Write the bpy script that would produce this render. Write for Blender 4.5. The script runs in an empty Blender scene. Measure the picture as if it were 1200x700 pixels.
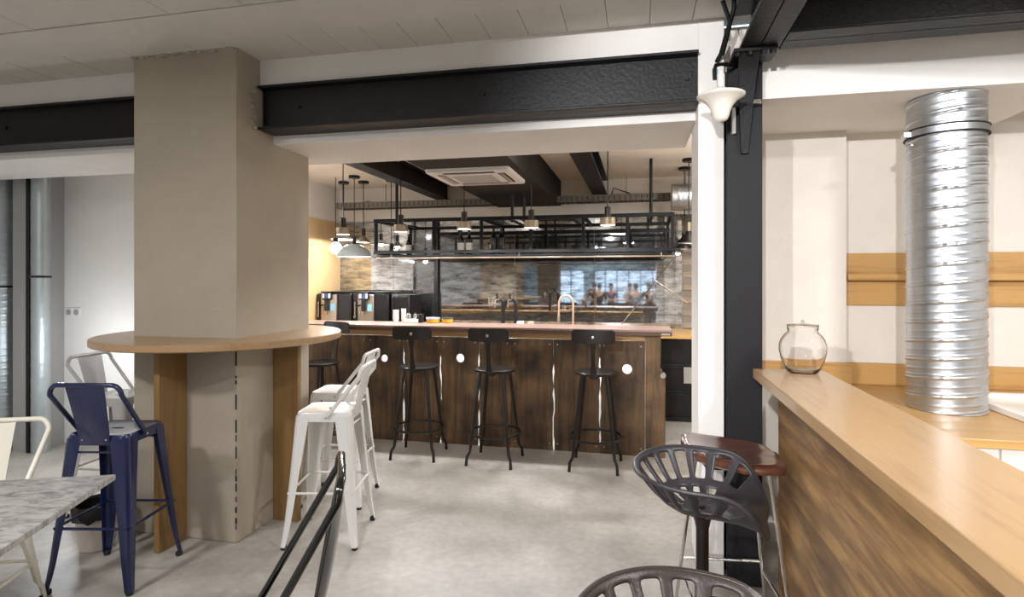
import bpy, math, random
from mathutils import Vector, Matrix
random.seed(7)
R = math.radians
PI = math.pi
SC = bpy.context.scene
COL = SC.collection

# ------------------------------------------------------------------ camera
cam_d = bpy.data.cameras.new('camera')
cam = bpy.data.objects.new('camera', cam_d)
COL.objects.link(cam)
cam.location = (0, 0, 1.53)
cam.rotation_euler = (R(90), 0, R(12.52))
cam_d.sensor_width = 36.0
cam_d.lens = 36.0 * 675 / 1200
cam_d.shift_y = -23 / 1200
cam_d.clip_start = 0.02
SC.camera = cam

# ------------------------------------------------------------------ world, lamps, exposure
W = bpy.data.worlds.new('world')
SC.world = W
W.use_nodes = True
W.node_tree.nodes['Background'].inputs[0].default_value = (0.62, 0.80, 1.0, 1)
W.node_tree.nodes['Background'].inputs[1].default_value = 2.2
SC.view_settings.view_transform = 'Standard'
SC.view_settings.look = 'None'
SC.view_settings.exposure = 0.06
SC.view_settings.gamma = 1.0
SC.view_settings.use_curve_mapping = False


def lamp(name, kind, loc, energy, color=(1, 1, 1), size=0.2, rot=(0, 0, 0), spot=None, blend=0.5):
    d = bpy.data.lights.new(name, kind)
    d.energy = energy
    d.color = color
    if kind == 'AREA':
        d.shape = 'DISK'
        d.size = size
    elif kind == 'SPOT':
        d.shadow_soft_size = size
        d.spot_size = spot
        d.spot_blend = blend
    else:
        d.shadow_soft_size = size
    o = bpy.data.objects.new(name, d)
    o.location = loc
    o.rotation_euler = rot
    COL.objects.link(o)
    return o


WARM = (1.0, 0.95, 0.89)
NEUT = (0.98, 0.98, 1.0)
COOL = (0.90, 0.95, 1.0)
# ceiling lamps of the front room (behind and beside the camera)
def aim(p, q):
    return (Vector(q) - Vector(p)).to_track_quat('-Z', 'Y').to_euler()


lamp('room_lamp', 'AREA', (-0.9, 0.3, 2.8), 34, NEUT, 0.3)
for sx_, e_ in ((-0.9, 930), (-2.2, 800)):
    lamp('track_spot', 'SPOT', (sx_, -3.8, 2.8), e_, NEUT, 0.05, aim((sx_, -3.8, 2.8), (1.55, 3.4, 1.85)), R(36), 0.5)
lamp('room_lamp', 'AREA', (-2.9, 0.2, 2.8), 64, NEUT, 0.35)
lamp('room_lamp', 'AREA', (1.9, 1.3, 2.8), 75, NEUT, 0.35)
lamp('room_lamp', 'AREA', (-0.6, -2.4, 2.8), 26, NEUT, 0.4)
lamp('room_lamp', 'AREA', (-3.2, -5.0, 2.8), 70, NEUT, 0.4)
lamp('room_lamp', 'AREA', (-0.4, -6.5, 2.8), 110, NEUT, 0.4)
lamp('room_lamp', 'AREA', (-1.6, -9.8, 2.8), 130, COOL, 0.4)
lamp('corner_lamp', 'POINT', (-4.55, 3.75, 0.9), 15, COOL, 0.08)
# bar room ceiling lamps; the two points after them are added fill
lamp('unseen_bar_room_light', 'AREA', (-0.7, 4.2, 2.72), 6, WARM, 0.25)
lamp('unseen_bar_room_light', 'AREA', (-1.95, 4.2, 2.72), 6, WARM, 0.25)
lamp('unseen_bar_room_light', 'AREA', (0.75, 5.6, 2.72), 14, WARM, 0.2)


lamp('unseen_bar_room_light', 'POINT', (0.95, 5.0, 2.15), 16, WARM, 0.008)  # added fill without a fixture, brightens the bar room ceiling
lamp('unseen_bar_room_light', 'POINT', (-3.55, 4.9, 2.25), 12, WARM, 0.008)  # second added fill, hidden by the column, lifts the same ceiling


# ------------------------------------------------------------------ mesh helpers
class M:
    def __init__(s):
        s.v = []
        s.f = []

    def add(s, vs, fs):
        o = len(s.v)
        s.v.extend(vs)
        s.f.extend([tuple(i + o for i in f) for f in fs])
        return s

    def box(s, x0, x1, y0, y1, z0, z1):
        vs = [(x0, y0, z0), (x1, y0, z0), (x1, y1, z0), (x0, y1, z0), (x0, y0, z1), (x1, y0, z1), (x1, y1, z1), (x0, y1, z1)]
        return s.add(vs, [(0, 3, 2, 1), (4, 5, 6, 7), (0, 1, 5, 4), (1, 2, 6, 5), (2, 3, 7, 6), (3, 0, 4, 7)])

    def obox(s, c, size, mx):
        hx, hy, hz = size[0] / 2, size[1] / 2, size[2] / 2
        vs = []
        for z in (-hz, hz):
            for x, y in ((-hx, -hy), (hx, -hy), (hx, hy), (-hx, hy)):
                vs.append(tuple(Vector(c) + mx @ Vector((x, y, z))))
        return s.add(vs, [(0, 3, 2, 1), (4, 5, 6, 7), (0, 1, 5, 4), (1, 2, 6, 5), (2, 3, 7, 6), (3, 0, 4, 7)])

    def bar(s, p0, p1, w, h):
        """rectangular bar between two points"""
        p0, p1 = Vector(p0), Vector(p1)
        d = p1 - p0
        q = d.to_track_quat('Z', 'Y').to_matrix()
        return s.obox((p0 + p1) / 2, (w, h, d.length), q)

    def loft(s, loops, cap=True, closed=True):
        o = len(s.v)
        n = len(loops[0])
        for l in loops:
            s.v.extend([tuple(p) for p in l])
        for i in range(len(loops) - 1):
            for j in range(n if closed else n - 1):
                a = o + i * n + j
                b = o + i * n + (j + 1) % n
                s.f.append((a, b, b + n, a + n))
        if cap and closed:
            s.f.append(tuple(o + j for j in reversed(range(n))))
            s.f.append(tuple(o + (len(loops) - 1) * n + j for j in range(n)))
        return s

    def tube(s, pts, r, n=10, cap=True, flat=None):
        pts = [Vector(p) for p in pts]
        rs = r if isinstance(r, (list, tuple)) else [r] * len(pts)
        loops = []
        prev = None
        for i, p in enumerate(pts):
            if i == 0:
                d = pts[1] - p
            elif i == len(pts) - 1:
                d = p - pts[i - 1]
            else:
                d = (pts[i + 1] - p).normalized() + (p - pts[i - 1]).normalized()
            d.normalize()
            if prev is None:
                u = d.orthogonal().normalized()
            else:
                u = (prev - d * prev.dot(d)).normalized()
            prev = u
            w = d.cross(u)
            loops.append([p + (u * math.cos(2 * PI * k / n) + w * math.sin(2 * PI * k / n)) * rs[i] for k in range(n)])
        return s.loft(loops, cap)

    def lathe(s, prof, n=32, c=(0, 0, 0), cap=True):
        loops = [[(c[0] + r * math.cos(2 * PI * k / n), c[1] + r * math.sin(2 * PI * k / n), c[2] + z) for k in range(n)] for r, z in prof]
        return s.loft(loops, cap)

    def prism(s, poly, fn, t0, t1):
        """extrude a 2-D outline; fn(a, b, t) -> xyz"""
        return s.loft([[fn(a, b, t0) for a, b in poly], [fn(a, b, t1) for a, b in poly]])

    def build(s, name, mat, parent=None, bevel=0, seg=2, sharp=35, loc=None, sub=0, solid=0, flip=False):
        me = bpy.data.meshes.new(name)
        me.from_pydata([tuple(p) for p in s.v], [], s.f)
        me.validate()
        import bmesh
        bm = bmesh.new()
        bm.from_mesh(me)
        bmesh.ops.recalc_face_normals(bm, faces=bm.faces)
        bm.to_mesh(me)
        bm.free()
        me.polygons.foreach_set('use_smooth', [True] * len(me.polygons))
        me.set_sharp_from_angle(angle=R(sharp))
        me.materials.append(mat)
        o = bpy.data.objects.new(name, me)
        COL.objects.link(o)
        if parent:
            o.parent = parent
        if loc:
            o.location = loc
        if solid:
            m = o.modifiers.new('solid', 'SOLIDIFY')
            m.thickness = solid
            m.offset = 0
        if sub:
            m = o.modifiers.new('sub', 'SUBSURF')
            m.levels = m.render_levels = sub
        if bevel:
            m = o.modifiers.new('bevel', 'BEVEL')
            m.width = bevel
            m.segments = seg
            m.limit_method = 'ANGLE'
            m.angle_limit = R(40)
        return o


def thing(name, label, cat, loc=(0, 0, 0), rz=0, group=None):
    o = bpy.data.objects.new(name, None)
    o.empty_display_size = 0.1
    COL.objects.link(o)
    o.location = loc
    o.rotation_euler = (0, 0, rz)
    tag(o, label, cat, group)
    return o


def tag(o, label=None, cat=None, group=None, kind=None):
    if label:
        o['label'] = label
    if cat:
        o['category'] = cat
    if group:
        o['group'] = group
    if kind:
        o['kind'] = kind
    return o


def struct(o, label=None):
    o['kind'] = 'structure'
    if label:
        o['label'] = label
    return o


def children(o):
    return [c for c in bpy.data.objects if c.parent == o]


def copy_tree(o, parent=None):
    c = o.copy()
    COL.objects.link(c)
    if parent:
        c.parent = parent
    for ch in list(o.children):
        copy_tree(ch, c)
    return c


def dup(root, loc, rz, label, group=None):
    c = copy_tree(root)
    c.location = loc
    c.rotation_euler = (0, 0, rz)
    c['label'] = label
    if group:
        c['group'] = group
    return c


def share(o, parent, loc=None, rot=None):
    c = o.copy()
    COL.objects.link(c)
    c.parent = parent
    if loc:
        c.location = loc
    if rot:
        c.rotation_euler = rot
    return c


# ------------------------------------------------------------------ materials
def new_mat(name):
    m = bpy.data.materials.new(name)
    m.use_nodes = True
    nt = m.node_tree
    b = nt.nodes['Principled BSDF']
    return m, nt, b


def lin(c):
    return tuple(((x / 12.92) if x <= 0.04045 else ((x + 0.055) / 1.055) ** 2.4) for x in c)


def rgb(r, g, b):
    return lin((r / 255, g / 255, b / 255)) + (1,)


def plain(name, col, rough=0.5, metal=0.0, bump=0, bscale=60, var=0, vscale=6, spec=None, coat=0, detail=6, stretch=None, var_col=None):
    m, nt, b = new_mat(name)
    b.inputs['Base Color'].default_value = col
    b.inputs['Roughness'].default_value = rough
    b.inputs['Metallic'].default_value = metal
    if spec is not None:
        b.inputs['Specular IOR Level'].default_value = spec
    if coat:
        b.inputs['Coat Weight'].default_value = coat
        b.inputs['Coat Roughness'].default_value = 0.08
    if bump or var:
        tc = nt.nodes.new('ShaderNodeTexCoord')
        mp = nt.nodes.new('ShaderNodeMapping')
        if stretch:
            mp.inputs['Scale'].default_value = stretch
        nt.links.new(tc.outputs['Object'], mp.inputs[0])
    if var:
        n = nt.nodes.new('ShaderNodeTexNoise')
        n.inputs['Scale'].default_value = vscale
        n.inputs['Detail'].default_value = detail
        n.inputs['Roughness'].default_value = 0.62
        nt.links.new(mp.outputs[0], n.inputs['Vector'])
        r = nt.nodes.new('ShaderNodeValToRGB')
        c2 = var_col if var_col else tuple(x * (1 - var) for x in col[:3]) + (1,)
        r.color_ramp.elements[0].color = c2
        r.color_ramp.elements[0].position = 0.32
        r.color_ramp.elements[1].color = col
        r.color_ramp.elements[1].position = 0.66
        nt.links.new(n.outputs['Fac'], r.inputs[0])
        nt.links.new(r.outputs[0], b.inputs['Base Color'])
    if bump:
        n2 = nt.nodes.new('ShaderNodeTexNoise')
        n2.inputs['Scale'].default_value = bscale
        n2.inputs['Detail'].default_value = 5
        nt.links.new(mp.outputs[0], n2.inputs['Vector'])
        bp = nt.nodes.new('ShaderNodeBump')
        bp.inputs['Strength'].default_value = bump
        bp.inputs['Distance'].default_value = 0.01
        nt.links.new(n2.outputs['Fac'], bp.inputs['Height'])
        nt.links.new(bp.outputs[0], b.inputs['Normal'])
    return m


def wood(name, c1, c2, scale, rough=0.45, coat=0, dark=None, rnd=0.0, ring=3.0, bump=0.06, mid=0.5, blot=None):
    """grain along the axis with the smallest scale"""
    m, nt, b = new_mat(name)
    tc = nt.nodes.new('ShaderNodeTexCoord')
    mp = nt.nodes.new('ShaderNodeMapping')
    mp.inputs['Scale'].default_value = scale
    nt.links.new(tc.outputs['Object'], mp.inputs[0])
    oi = nt.nodes.new('ShaderNodeObjectInfo')
    if rnd:
        sh = nt.nodes.new('ShaderNodeVectorMath')
        sh.operation = 'SCALE'
        sh.inputs[0].default_value = (17, 31, 23)
        nt.links.new(oi.outputs['Random'], sh.inputs['Scale'])
        nt.links.new(sh.outputs[0], mp.inputs['Location'])
    n = nt.nodes.new('ShaderNodeTexNoise')
    n.inputs['Scale'].default_value = 1.0
    n.inputs['Detail'].default_value = 7
    n.inputs['Roughness'].default_value = 0.62
    n.inputs['Distortion'].default_value = 0.35
    nt.links.new(mp.outputs[0], n.inputs['Vector'])
    mul = nt.nodes.new('ShaderNodeMath')
    mul.operation = 'MULTIPLY'
    mul.inputs[1].default_value = ring
    nt.links.new(n.outputs['Fac'], mul.inputs[0])
    pp = nt.nodes.new('ShaderNodeMath')
    pp.operation = 'PINGPONG'
    pp.inputs[1].default_value = 1.0
    nt.links.new(mul.outputs[0], pp.inputs[0])
    # fine fibres
    mp2 = nt.nodes.new('ShaderNodeMapping')
    mp2.inputs['Scale'].default_value = tuple(x * 7 for x in scale)
    nt.links.new(tc.outputs['Object'], mp2.inputs[0])
    n2 = nt.nodes.new('ShaderNodeTexNoise')
    n2.inputs['Scale'].default_value = 1.0
    n2.inputs['Detail'].default_value = 3
    nt.links.new(mp2.outputs[0], n2.inputs['Vector'])
    mx = nt.nodes.new('ShaderNodeMath')
    mx.operation = 'MULTIPLY_ADD'
    mx.inputs[1].default_value = 0.45
    nt.links.new(n2.outputs['Fac'], mx.inputs[0])
    nt.links.new(pp.outputs[0], mx.inputs[2])
    r = nt.nodes.new('ShaderNodeValToRGB')
    r.color_ramp.elements[0].color = c2
    r.color_ramp.elements[0].position = 0.22
    r.color_ramp.elements[1].color = c1
    r.color_ramp.elements[1].position = 0.85
    sc_ = nt.nodes.new('ShaderNodeMath')
    sc_.operation = 'MULTIPLY'
    sc_.inputs[1].default_value = 0.78
    nt.links.new(mx.outputs[0], sc_.inputs[0])
    nt.links.new(sc_.outputs[0], r.inputs[0])
    out = r.outputs[0]
    if blot:
        n3 = nt.nodes.new('ShaderNodeTexNoise')
        n3.inputs['Scale'].default_value = blot[0]
        n3.inputs['Detail'].default_value = 4
        mp3 = nt.nodes.new('ShaderNodeMapping')
        nt.links.new(tc.outputs['Object'], mp3.inputs[0])
        if rnd:
            nt.links.new(sh.outputs[0], mp3.inputs['Location'])
        nt.links.new(mp3.outputs[0], n3.inputs['Vector'])
        r3 = nt.nodes.new('ShaderNodeValToRGB')
        r3.color_ramp.elements[0].position = 0.38
        r3.color_ramp.elements[0].color = blot[1]
        r3.color_ramp.elements[1].position = 0.60
        r3.color_ramp.elements[1].color = (1, 1, 1, 1)
        nt.links.new(n3.outputs['Fac'], r3.inputs[0])
        mb = nt.nodes.new('ShaderNodeMix')
        mb.data_type = 'RGBA'
        mb.blend_type = 'MULTIPLY'
        mb.inputs[0].default_value = 1.0
        nt.links.new(out, mb.inputs[6])
        nt.links.new(r3.outputs[0], mb.inputs[7])
        out = mb.outputs[2]
    if rnd:
        hs = nt.nodes.new('ShaderNodeHueSaturation')
        ma = nt.nodes.new('ShaderNodeMapRange')
        ma.inputs['To Min'].default_value = 1 - rnd
        ma.inputs['To Max'].default_value = 1 + rnd
        nt.links.new(oi.outputs['Random'], ma.inputs[0])
        nt.links.new(ma.outputs[0], hs.inputs['Value'])
        nt.links.new(out, hs.inputs['Color'])
        out = hs.outputs[0]
    nt.links.new(out, b.inputs['Base Color'])
    b.inputs['Roughness'].default_value = rough
    if coat:
        b.inputs['Coat Weight'].default_value = coat
        b.inputs['Coat Roughness'].default_value = 0.15
    bp = nt.nodes.new('ShaderNodeBump')
    bp.inputs['Strength'].default_value = bump
    bp.inputs['Distance'].default_value = 0.01
    nt.links.new(mx.outputs[0], bp.inputs['Height'])
    nt.links.new(bp.outputs[0], b.inputs['Normal'])
    return m


def emit(name, col, strength):
    m, nt, b = new_mat(name)
    b.inputs['Base Color'].default_value = col
    b.inputs['Emission Color'].default_value = col
    b.inputs['Emission Strength'].default_value = strength
    return m


def glass(name, col=(1, 1, 1, 1), rough=0.0, ior=1.45):
    m, nt, b = new_mat(name)
    b.inputs['Base Color'].default_value = col
    b.inputs['Roughness'].default_value = rough
    b.inputs['IOR'].default_value = ior
    b.inputs['Transmission Weight'].default_value = 1.0
    return m


def concrete_floor():
    m, nt, b = new_mat('polished_concrete')
    tc = nt.nodes.new('ShaderNodeTexCoord')
    n = nt.nodes.new('ShaderNodeTexNoise')
    n.inputs['Scale'].default_value = 1.3
    n.inputs['Detail'].default_value = 9
    n.inputs['Roughness'].default_value = 0.6
    nt.links.new(tc.outputs['Object'], n.inputs['Vector'])
    r = nt.nodes.new('ShaderNodeValToRGB')
    r.color_ramp.elements[0].color = rgb(140, 134, 126)
    r.color_ramp.elements[0].position = 0.3
    r.color_ramp.elements[1].color = rgb(188, 183, 175)
    r.color_ramp.elements[1].position = 0.68
    nt.links.new(n.outputs['Fac'], r.inputs[0])
    n2 = nt.nodes.new('ShaderNodeTexNoise')
    n2.inputs['Scale'].default_value = 22
    n2.inputs['Detail'].default_value = 5
    nt.links.new(tc.outputs['Object'], n2.inputs['Vector'])
    mx = nt.nodes.new('ShaderNodeMix')
    mx.data_type = 'RGBA'
    mx.blend_type = 'OVERLAY'
    mx.inputs[0].default_value = 0.25
    nt.links.new(r.outputs[0], mx.inputs[6])
    nt.links.new(n2.outputs['Fac'], mx.inputs[7])
    nt.links.new(mx.outputs[2], b.inputs['Base Color'])
    mr = nt.nodes.new('ShaderNodeMapRange')
    mr.inputs['To Min'].default_value = 0.28
    mr.inputs['To Max'].default_value = 0.5
    nt.links.new(n.outputs['Fac'], mr.inputs[0])
    nt.links.new(mr.outputs[0], b.inputs['Roughness'])
    return m


def mirror_mat():
    """old silvered mirror, clouded in horizontal flecks"""
    m, nt, b = new_mat('aged_mirror')
    out = nt.nodes['Material Output']
    gl = nt.nodes.new('ShaderNodeBsdfGlossy')
    gl.inputs['Color'].default_value = (0.62, 0.63, 0.64, 1)
    gl.inputs['Roughness'].default_value = 0.03
    tc = nt.nodes.new('ShaderNodeTexCoord')
    mp = nt.nodes.new('ShaderNodeMapping')
    mp.inputs['Scale'].default_value = (4.5, 1, 16)
    nt.links.new(tc.outputs['Object'], mp.inputs[0])
    n = nt.nodes.new('ShaderNodeTexNoise')
    n.inputs['Scale'].default_value = 1.0
    n.inputs['Detail'].default_value = 8
    n.inputs['Roughness'].default_value = 0.68
    nt.links.new(mp.outputs[0], n.inputs['Vector'])
    r = nt.nodes.new('ShaderNodeValToRGB')
    r.color_ramp.elements[0].position = 0.40
    r.color_ramp.elements[0].color = (0.10, 0.12, 0.12, 1)
    r.color_ramp.elements[1].position = 0.66
    r.color_ramp.elements[1].color = (0.85, 0.85, 0.85, 1)
    nt.links.new(n.outputs['Fac'], r.inputs[0])
    r2 = nt.nodes.new('ShaderNodeValToRGB')
    r2.color_ramp.elements[0].position = 0.45
    r2.color_ramp.elements[0].color = rgb(62, 59, 56)
    r2.color_ramp.elements[1].position = 0.7
    r2.color_ramp.elements[1].color = rgb(30, 29, 30)
    nt.links.new(n.outputs['Fac'], r2.inputs[0])
    nt.links.new(r2.outputs[0], b.inputs['Base Color'])
    b.inputs['Roughness'].default_value = 0.35
    mx = nt.nodes.new('ShaderNodeMixShader')
    nt.links.new(r.outputs[0], mx.inputs[0])
    nt.links.new(gl.outputs[0], mx.inputs[1])
    nt.links.new(b.outputs[0], mx.inputs[2])
    nt.links.new(mx.outputs[0], out.inputs[0])
    return m


def marble_mat():
    m, nt, b = new_mat('grey_marble')
    tc = nt.nodes.new('ShaderNodeTexCoord')
    mp = nt.nodes.new('ShaderNodeMapping')
    mp.inputs['Rotation'].default_value = (0, 0, R(35))
    mp.inputs['Scale'].default_value = (1, 2.6, 1)
    nt.links.new(tc.outputs['Object'], mp.inputs[0])
    n = nt.nodes.new('ShaderNodeTexNoise')
    n.inputs['Scale'].default_value = 9
    n.inputs['Detail'].default_value = 10
    n.inputs['Roughness'].default_value = 0.7
    n.inputs['Distortion'].default_value = 1.2
    nt.links.new(mp.outputs[0], n.inputs['Vector'])
    r = nt.nodes.new('ShaderNodeValToRGB')
    r.color_ramp.elements[0].position = 0.33
    r.color_ramp.elements[0].color = rgb(104, 103, 101)
    r.color_ramp.elements[1].position = 0.56
    r.color_ramp.elements[1].color = rgb(172, 169, 164)
    nt.links.new(n.outputs['Fac'], r.inputs[0])
    nt.links.new(r.outputs[0], b.inputs['Base Color'])
    b.inputs['Roughness'].default_value = 0.14
    return m


M_floor = concrete_floor()
M_white = plain('white_paint', rgb(232, 229, 224), 0.6, bump=0.08, bscale=40, var=0.05, vscale=3)
M_ceil = plain('ceiling_board', rgb(212, 208, 200), 0.8, bump=0.1, bscale=90, var=0.07, vscale=4)
M_barceil = plain('bar_room_ceiling', rgb(228, 218, 204), 0.85, bump=0.2, bscale=14, var=0.1, vscale=2.5)
M_grey = plain('grey_and_nib_shade', rgb(158, 157, 155), 0.7)  # the nib wall's shade is put into this grey base colour
M_plaster = plain('beige_plaster', rgb(172, 161, 144), 0.85, bump=0.22, bscale=70, var=0.1, vscale=2.2)
M_pale = plain('pale_plaster', rgb(228, 221, 211), 0.85, bump=0.2, bscale=60, var=0.06, vscale=3.0)
M_black = plain('black_painted_steel', rgb(22, 21, 22), 0.45, bump=0.22, bscale=45, var=0.3, vscale=7, spec=0.35)
M_rack = plain('black_rack_steel', rgb(12, 12, 13), 0.55, spec=0.25)
M_blackcol = plain('black_column_paint', rgb(25, 24, 27), 0.5, bump=0.06, bscale=50, spec=0.3)
M_dark = plain('dark_metal', rgb(54, 49, 46), 0.33, metal=0.7, var=0.25, vscale=12)
M_box = plain('dark_grey_board', rgb(44, 41, 39), 0.75, spec=0.25)
M_brass = plain('dull_brass', rgb(150, 136, 114), 0.45, metal=0.6)
M_chrome = plain('chrome', rgb(215, 215, 215), 0.12, metal=1.0)
M_galv = plain('galvanised_steel', rgb(204, 208, 213), 0.37, metal=1.0, var=0.13, vscale=5, detail=3)
M_galv2 = plain('galvanised_steel_dull', rgb(178, 186, 188), 0.42, metal=0.6, var=0.15, vscale=4)
M_oakx = wood('oak_grain_x', rgb(196, 153, 94), rgb(144, 99, 50), (1.6, 26, 26), 0.4, coat=0.15, ring=2.2)
M_oaky = wood('oak_grain_y', rgb(176, 141, 98), rgb(138, 103, 66), (26, 1.4, 26), 0.32, coat=0.3, ring=2.2)
M_oakz = wood('oak_grain_z', rgb(138, 106, 64), rgb(104, 77, 44), (26, 26, 1.6), 0.5, ring=2.2)
M_tabletop = wood('oak_table_grain', rgb(166, 134, 98), rgb(128, 98, 68), (1.8, 24, 24), 0.35, coat=0.25, ring=2.2)
M_panelwood = wood('bar_side_panel_wood', rgb(208, 176, 130), rgb(172, 136, 92), (20, 20, 1.2), 0.5, ring=2)
M_plank = wood('old_dark_plank', rgb(122, 94, 62), rgb(58, 43, 29), (22, 22, 1.5), 0.62, rnd=0.24, ring=2.6, bump=0.2, blot=(3.2, (0.38, 0.34, 0.32, 1)))


def add_knots(m, knots):
    nt = m.node_tree
    b = nt.nodes['Principled BSDF']
    src = b.inputs['Base Color'].links[0].from_socket
    tc = nt.nodes.new('ShaderNodeTexCoord')
    nz = nt.nodes.new('ShaderNodeTexNoise')
    nz.inputs['Scale'].default_value = 7
    nt.links.new(tc.outputs['Object'], nz.inputs['Vector'])
    wob_ = nt.nodes.new('ShaderNodeVectorMath')
    wob_.operation = 'MULTIPLY_ADD'
    wob_.inputs[1].default_value = (0.16, 0.16, 0.16)
    nt.links.new(nz.outputs['Color'], wob_.inputs[0])
    nt.links.new(tc.outputs['Object'], wob_.inputs[2])
    for (x, y, z, r0, r1, dk) in knots:
        d = nt.nodes.new('ShaderNodeVectorMath')
        d.operation = 'DISTANCE'
        d.inputs[1].default_value = (x + 0.08, y + 0.08, z + 0.08)
        nt.links.new(wob_.outputs[0], d.inputs[0])
        mr = nt.nodes.new('ShaderNodeMapRange')
        mr.inputs['From Min'].default_value = r0
        mr.inputs['From Max'].default_value = r1
        mr.inputs['To Min'].default_value = dk
        mr.inputs['To Max'].default_value = 1.0
        nt.links.new(d.outputs['Value'], mr.inputs[0])
        mx = nt.nodes.new('ShaderNodeMix')
        mx.data_type = 'RGBA'
        mx.blend_type = 'MULTIPLY'
        mx.inputs[0].default_value = 1.0
        nt.links.new(src, mx.inputs[6])
        nt.links.new(mr.outputs[0], mx.inputs[7])
        src = mx.outputs[2]
    nt.links.new(src, b.inputs['Base Color'])


add_knots(M_plank, [(-0.95, 5.094, 0.76, 0.03, 0.16, 0.22), (-0.90, 5.094, 0.34, 0.05, 0.24, 0.45), (-2.75, 5.094, 0.80, 0.02, 0.12, 0.3), (-0.20, 5.094, 0.52, 0.03, 0.16, 0.5)])
M_walnut = wood('walnut_veneer', rgb(172, 134, 84), rgb(118, 87, 52), (20, 1.7, 17), 0.42, ring=3.4, bump=0.04, blot=(2.0, (0.66, 0.62, 0.58, 1)))
M_slab = wood('bar_slab_wood', rgb(152, 124, 112), rgb(110, 84, 74), (1.5, 20, 20), 0.34, coat=0.35, ring=2.2)
M_apron = wood('bar_apron_wood', rgb(90, 62, 42), rgb(58, 39, 27), (1.5, 20, 20), 0.5, ring=2.2)
M_seatwood = wood('red_brown_seat_wood', rgb(92, 54, 40), rgb(52, 28, 20), (16, 2, 16), 0.25, coat=0.6, ring=2.4)
M_navy = plain('navy_enamel', rgb(20, 29, 68), 0.26, coat=0.4)
M_whitemetal = plain('white_enamel', rgb(226, 224, 220), 0.3, coat=0.3)
M_greymetal = plain('pale_grey_enamel', rgb(172, 170, 167), 0.32, coat=0.3)
M_cream = plain('cream_enamel', rgb(226, 221, 205), 0.3, coat=0.3)
M_gloss = plain('glossy_black_enamel', rgb(16, 15, 15), 0.1, coat=0.6)
M_rubber = plain('black_rubber', rgb(22, 22, 22), 0.7)
M_iron = plain('cast_iron', rgb(60, 57, 60), 0.42, metal=0.35, bump=0.12, bscale=120, var=0.25, vscale=8)
M_iron2 = plain('brown_cast_iron', rgb(66, 57, 54), 0.42, metal=0.35, bump=0.14, bscale=120, var=0.3, vscale=8)
M_porc = plain('white_porcelain', rgb(236, 232, 222), 0.25, coat=0.3)
M_plastic = plain('white_plastic', rgb(224, 222, 218), 0.4)
M_blackplastic = plain('black_plastic', rgb(20, 20, 21), 0.3)
M_steel = plain('brushed_steel', rgb(176, 166, 154), 0.32, metal=0.9, bump=0.03, bscale=160)
M_glass = glass('clear_glass', ior=1.32)
M_marble = marble_mat()
M_mirror = mirror_mat()
M_bulb = emit('lamp_glow', (1.0, 0.97, 0.93, 1), 10)
M_bulbw = emit('white_lamp_glow', (0.95, 0.98, 1.0, 1), 14)
M_paper = plain('paper_white', rgb(240, 236, 228), 0.7)

# ------------------------------------------------------------------ the room shell
# world axes: y runs into the picture, x runs along the bar, z up
CEIL, BCEIL = 2.87, 2.75
YW = 3.12            # face of the dividing wall with the steel beams

fl = struct(M().box(-6.4, 3.6, -12.4, 7.4, -0.1, 0).build('floor', M_floor))
ce = struct(M().box(-6.4, 3.6, -12.4, 3.3, CEIL + 0.03, CEIL + 0.12).build('ceiling', M_ceil))


# ceiling boards: strip beside the wall, and the field in front of the flat band
def ceiling_boards():
    w, k = 0.2155, 0
    x = -6.2
    proto = M().box(0.0012, w - 0.0012, 0.006, 0.338, 0, 0.03).build('ceiling_board', M_ceil, ce, bevel=0.0015, seg=1)
    proto2 = M().box(0.0012, 2 * w - 0.0012, 0.002, 1.196, 0, 0.03).build('ceiling_board', M_ceil, ce, bevel=0.0015, seg=1)
    first, first2 = True, True
    while x < 0.42:
        o = proto if first else share(proto, ce)
        first = False
        o.location = (x, 2.79, CEIL + random.uniform(-0.0015, 0.0015))
        if k % 2 == 0:
            o = proto2 if first2 else share(proto2, ce)
            first2 = False
            o.location = (x, 1.27, CEIL + random.uniform(-0.0015, 0.0015))
        x += w
        k += 1


ceiling_boards()
# flat band between the boards: one half level, one half sloping up
M().prism([(2.475, 2.868), (2.475, 2.90), (2.785, 2.90), (2.785, 2.862), (2.63, 2.850)], lambda a, b, t: (t, a, b), -6.4, 0.42).build('ceiling_band', M_ceil, ce)
bc = struct(M().box(-4.2, 1.4, 3.3, 7.4, BCEIL, BCEIL + 0.12).build('ceiling_bar_room', M_barceil))

# dividing wall: lintel zone above the beams, header below, end post
wd = struct(M().box(-6.4, 0.294, YW, 3.9, 2.70, CEIL + 0.02).build('wall_divider', M_white))
M().box(-6.4, 0.294, YW + 0.13, 3.9, 2.385, 2.72).build('header', M_white, wd, bevel=0.004)
post = struct(M().box(0.294, 0.422, YW, 3.5, 0, CEIL).build('wall_post', M_white, bevel=0.004))
struct(M().box(0.42, 0.60, YW + 0.13, 3.9, 0, CEIL).build('wall_behind_post', M_pale))

# left end: white wall, nib greyed for its shade and the outer shell
struct(M().box(-5.257, -4.0, 4.35, 4.5, 0, 2.9).build('wall_left_back', M_white))
struct(M().box(-5.42, -5.255, 4.02, 4.6, 0, 2.9).build('wall_left_nib', M_grey))
struct(M().box(-6.4, -5.40, 4.42, 4.6, 0, 2.9).build('wall_left_alcove', M_grey))
struct(M().box(-6.4, -4.0, 3.9, 4.6, 2.62, 2.72).build('ceiling_left', M_white))
struct(M().box(-6.5, -6.4, -12.4, 4.6, 0, 2.9).build('wall_left', M_white))
struct(M().box(-4.1, -4.0, 4.35, 7.3, 0, 2.8).build('wall_bar_left', M_white))
struct(M().box(-4.1, 1.4, 7.15, 7.3, 0, 2.8).build('wall_bar_back', M_white))
struct(M().box(1.3, 1.4, 4.05, 7.3, 0, 2.8).build('wall_bar_right', M_white))

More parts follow.
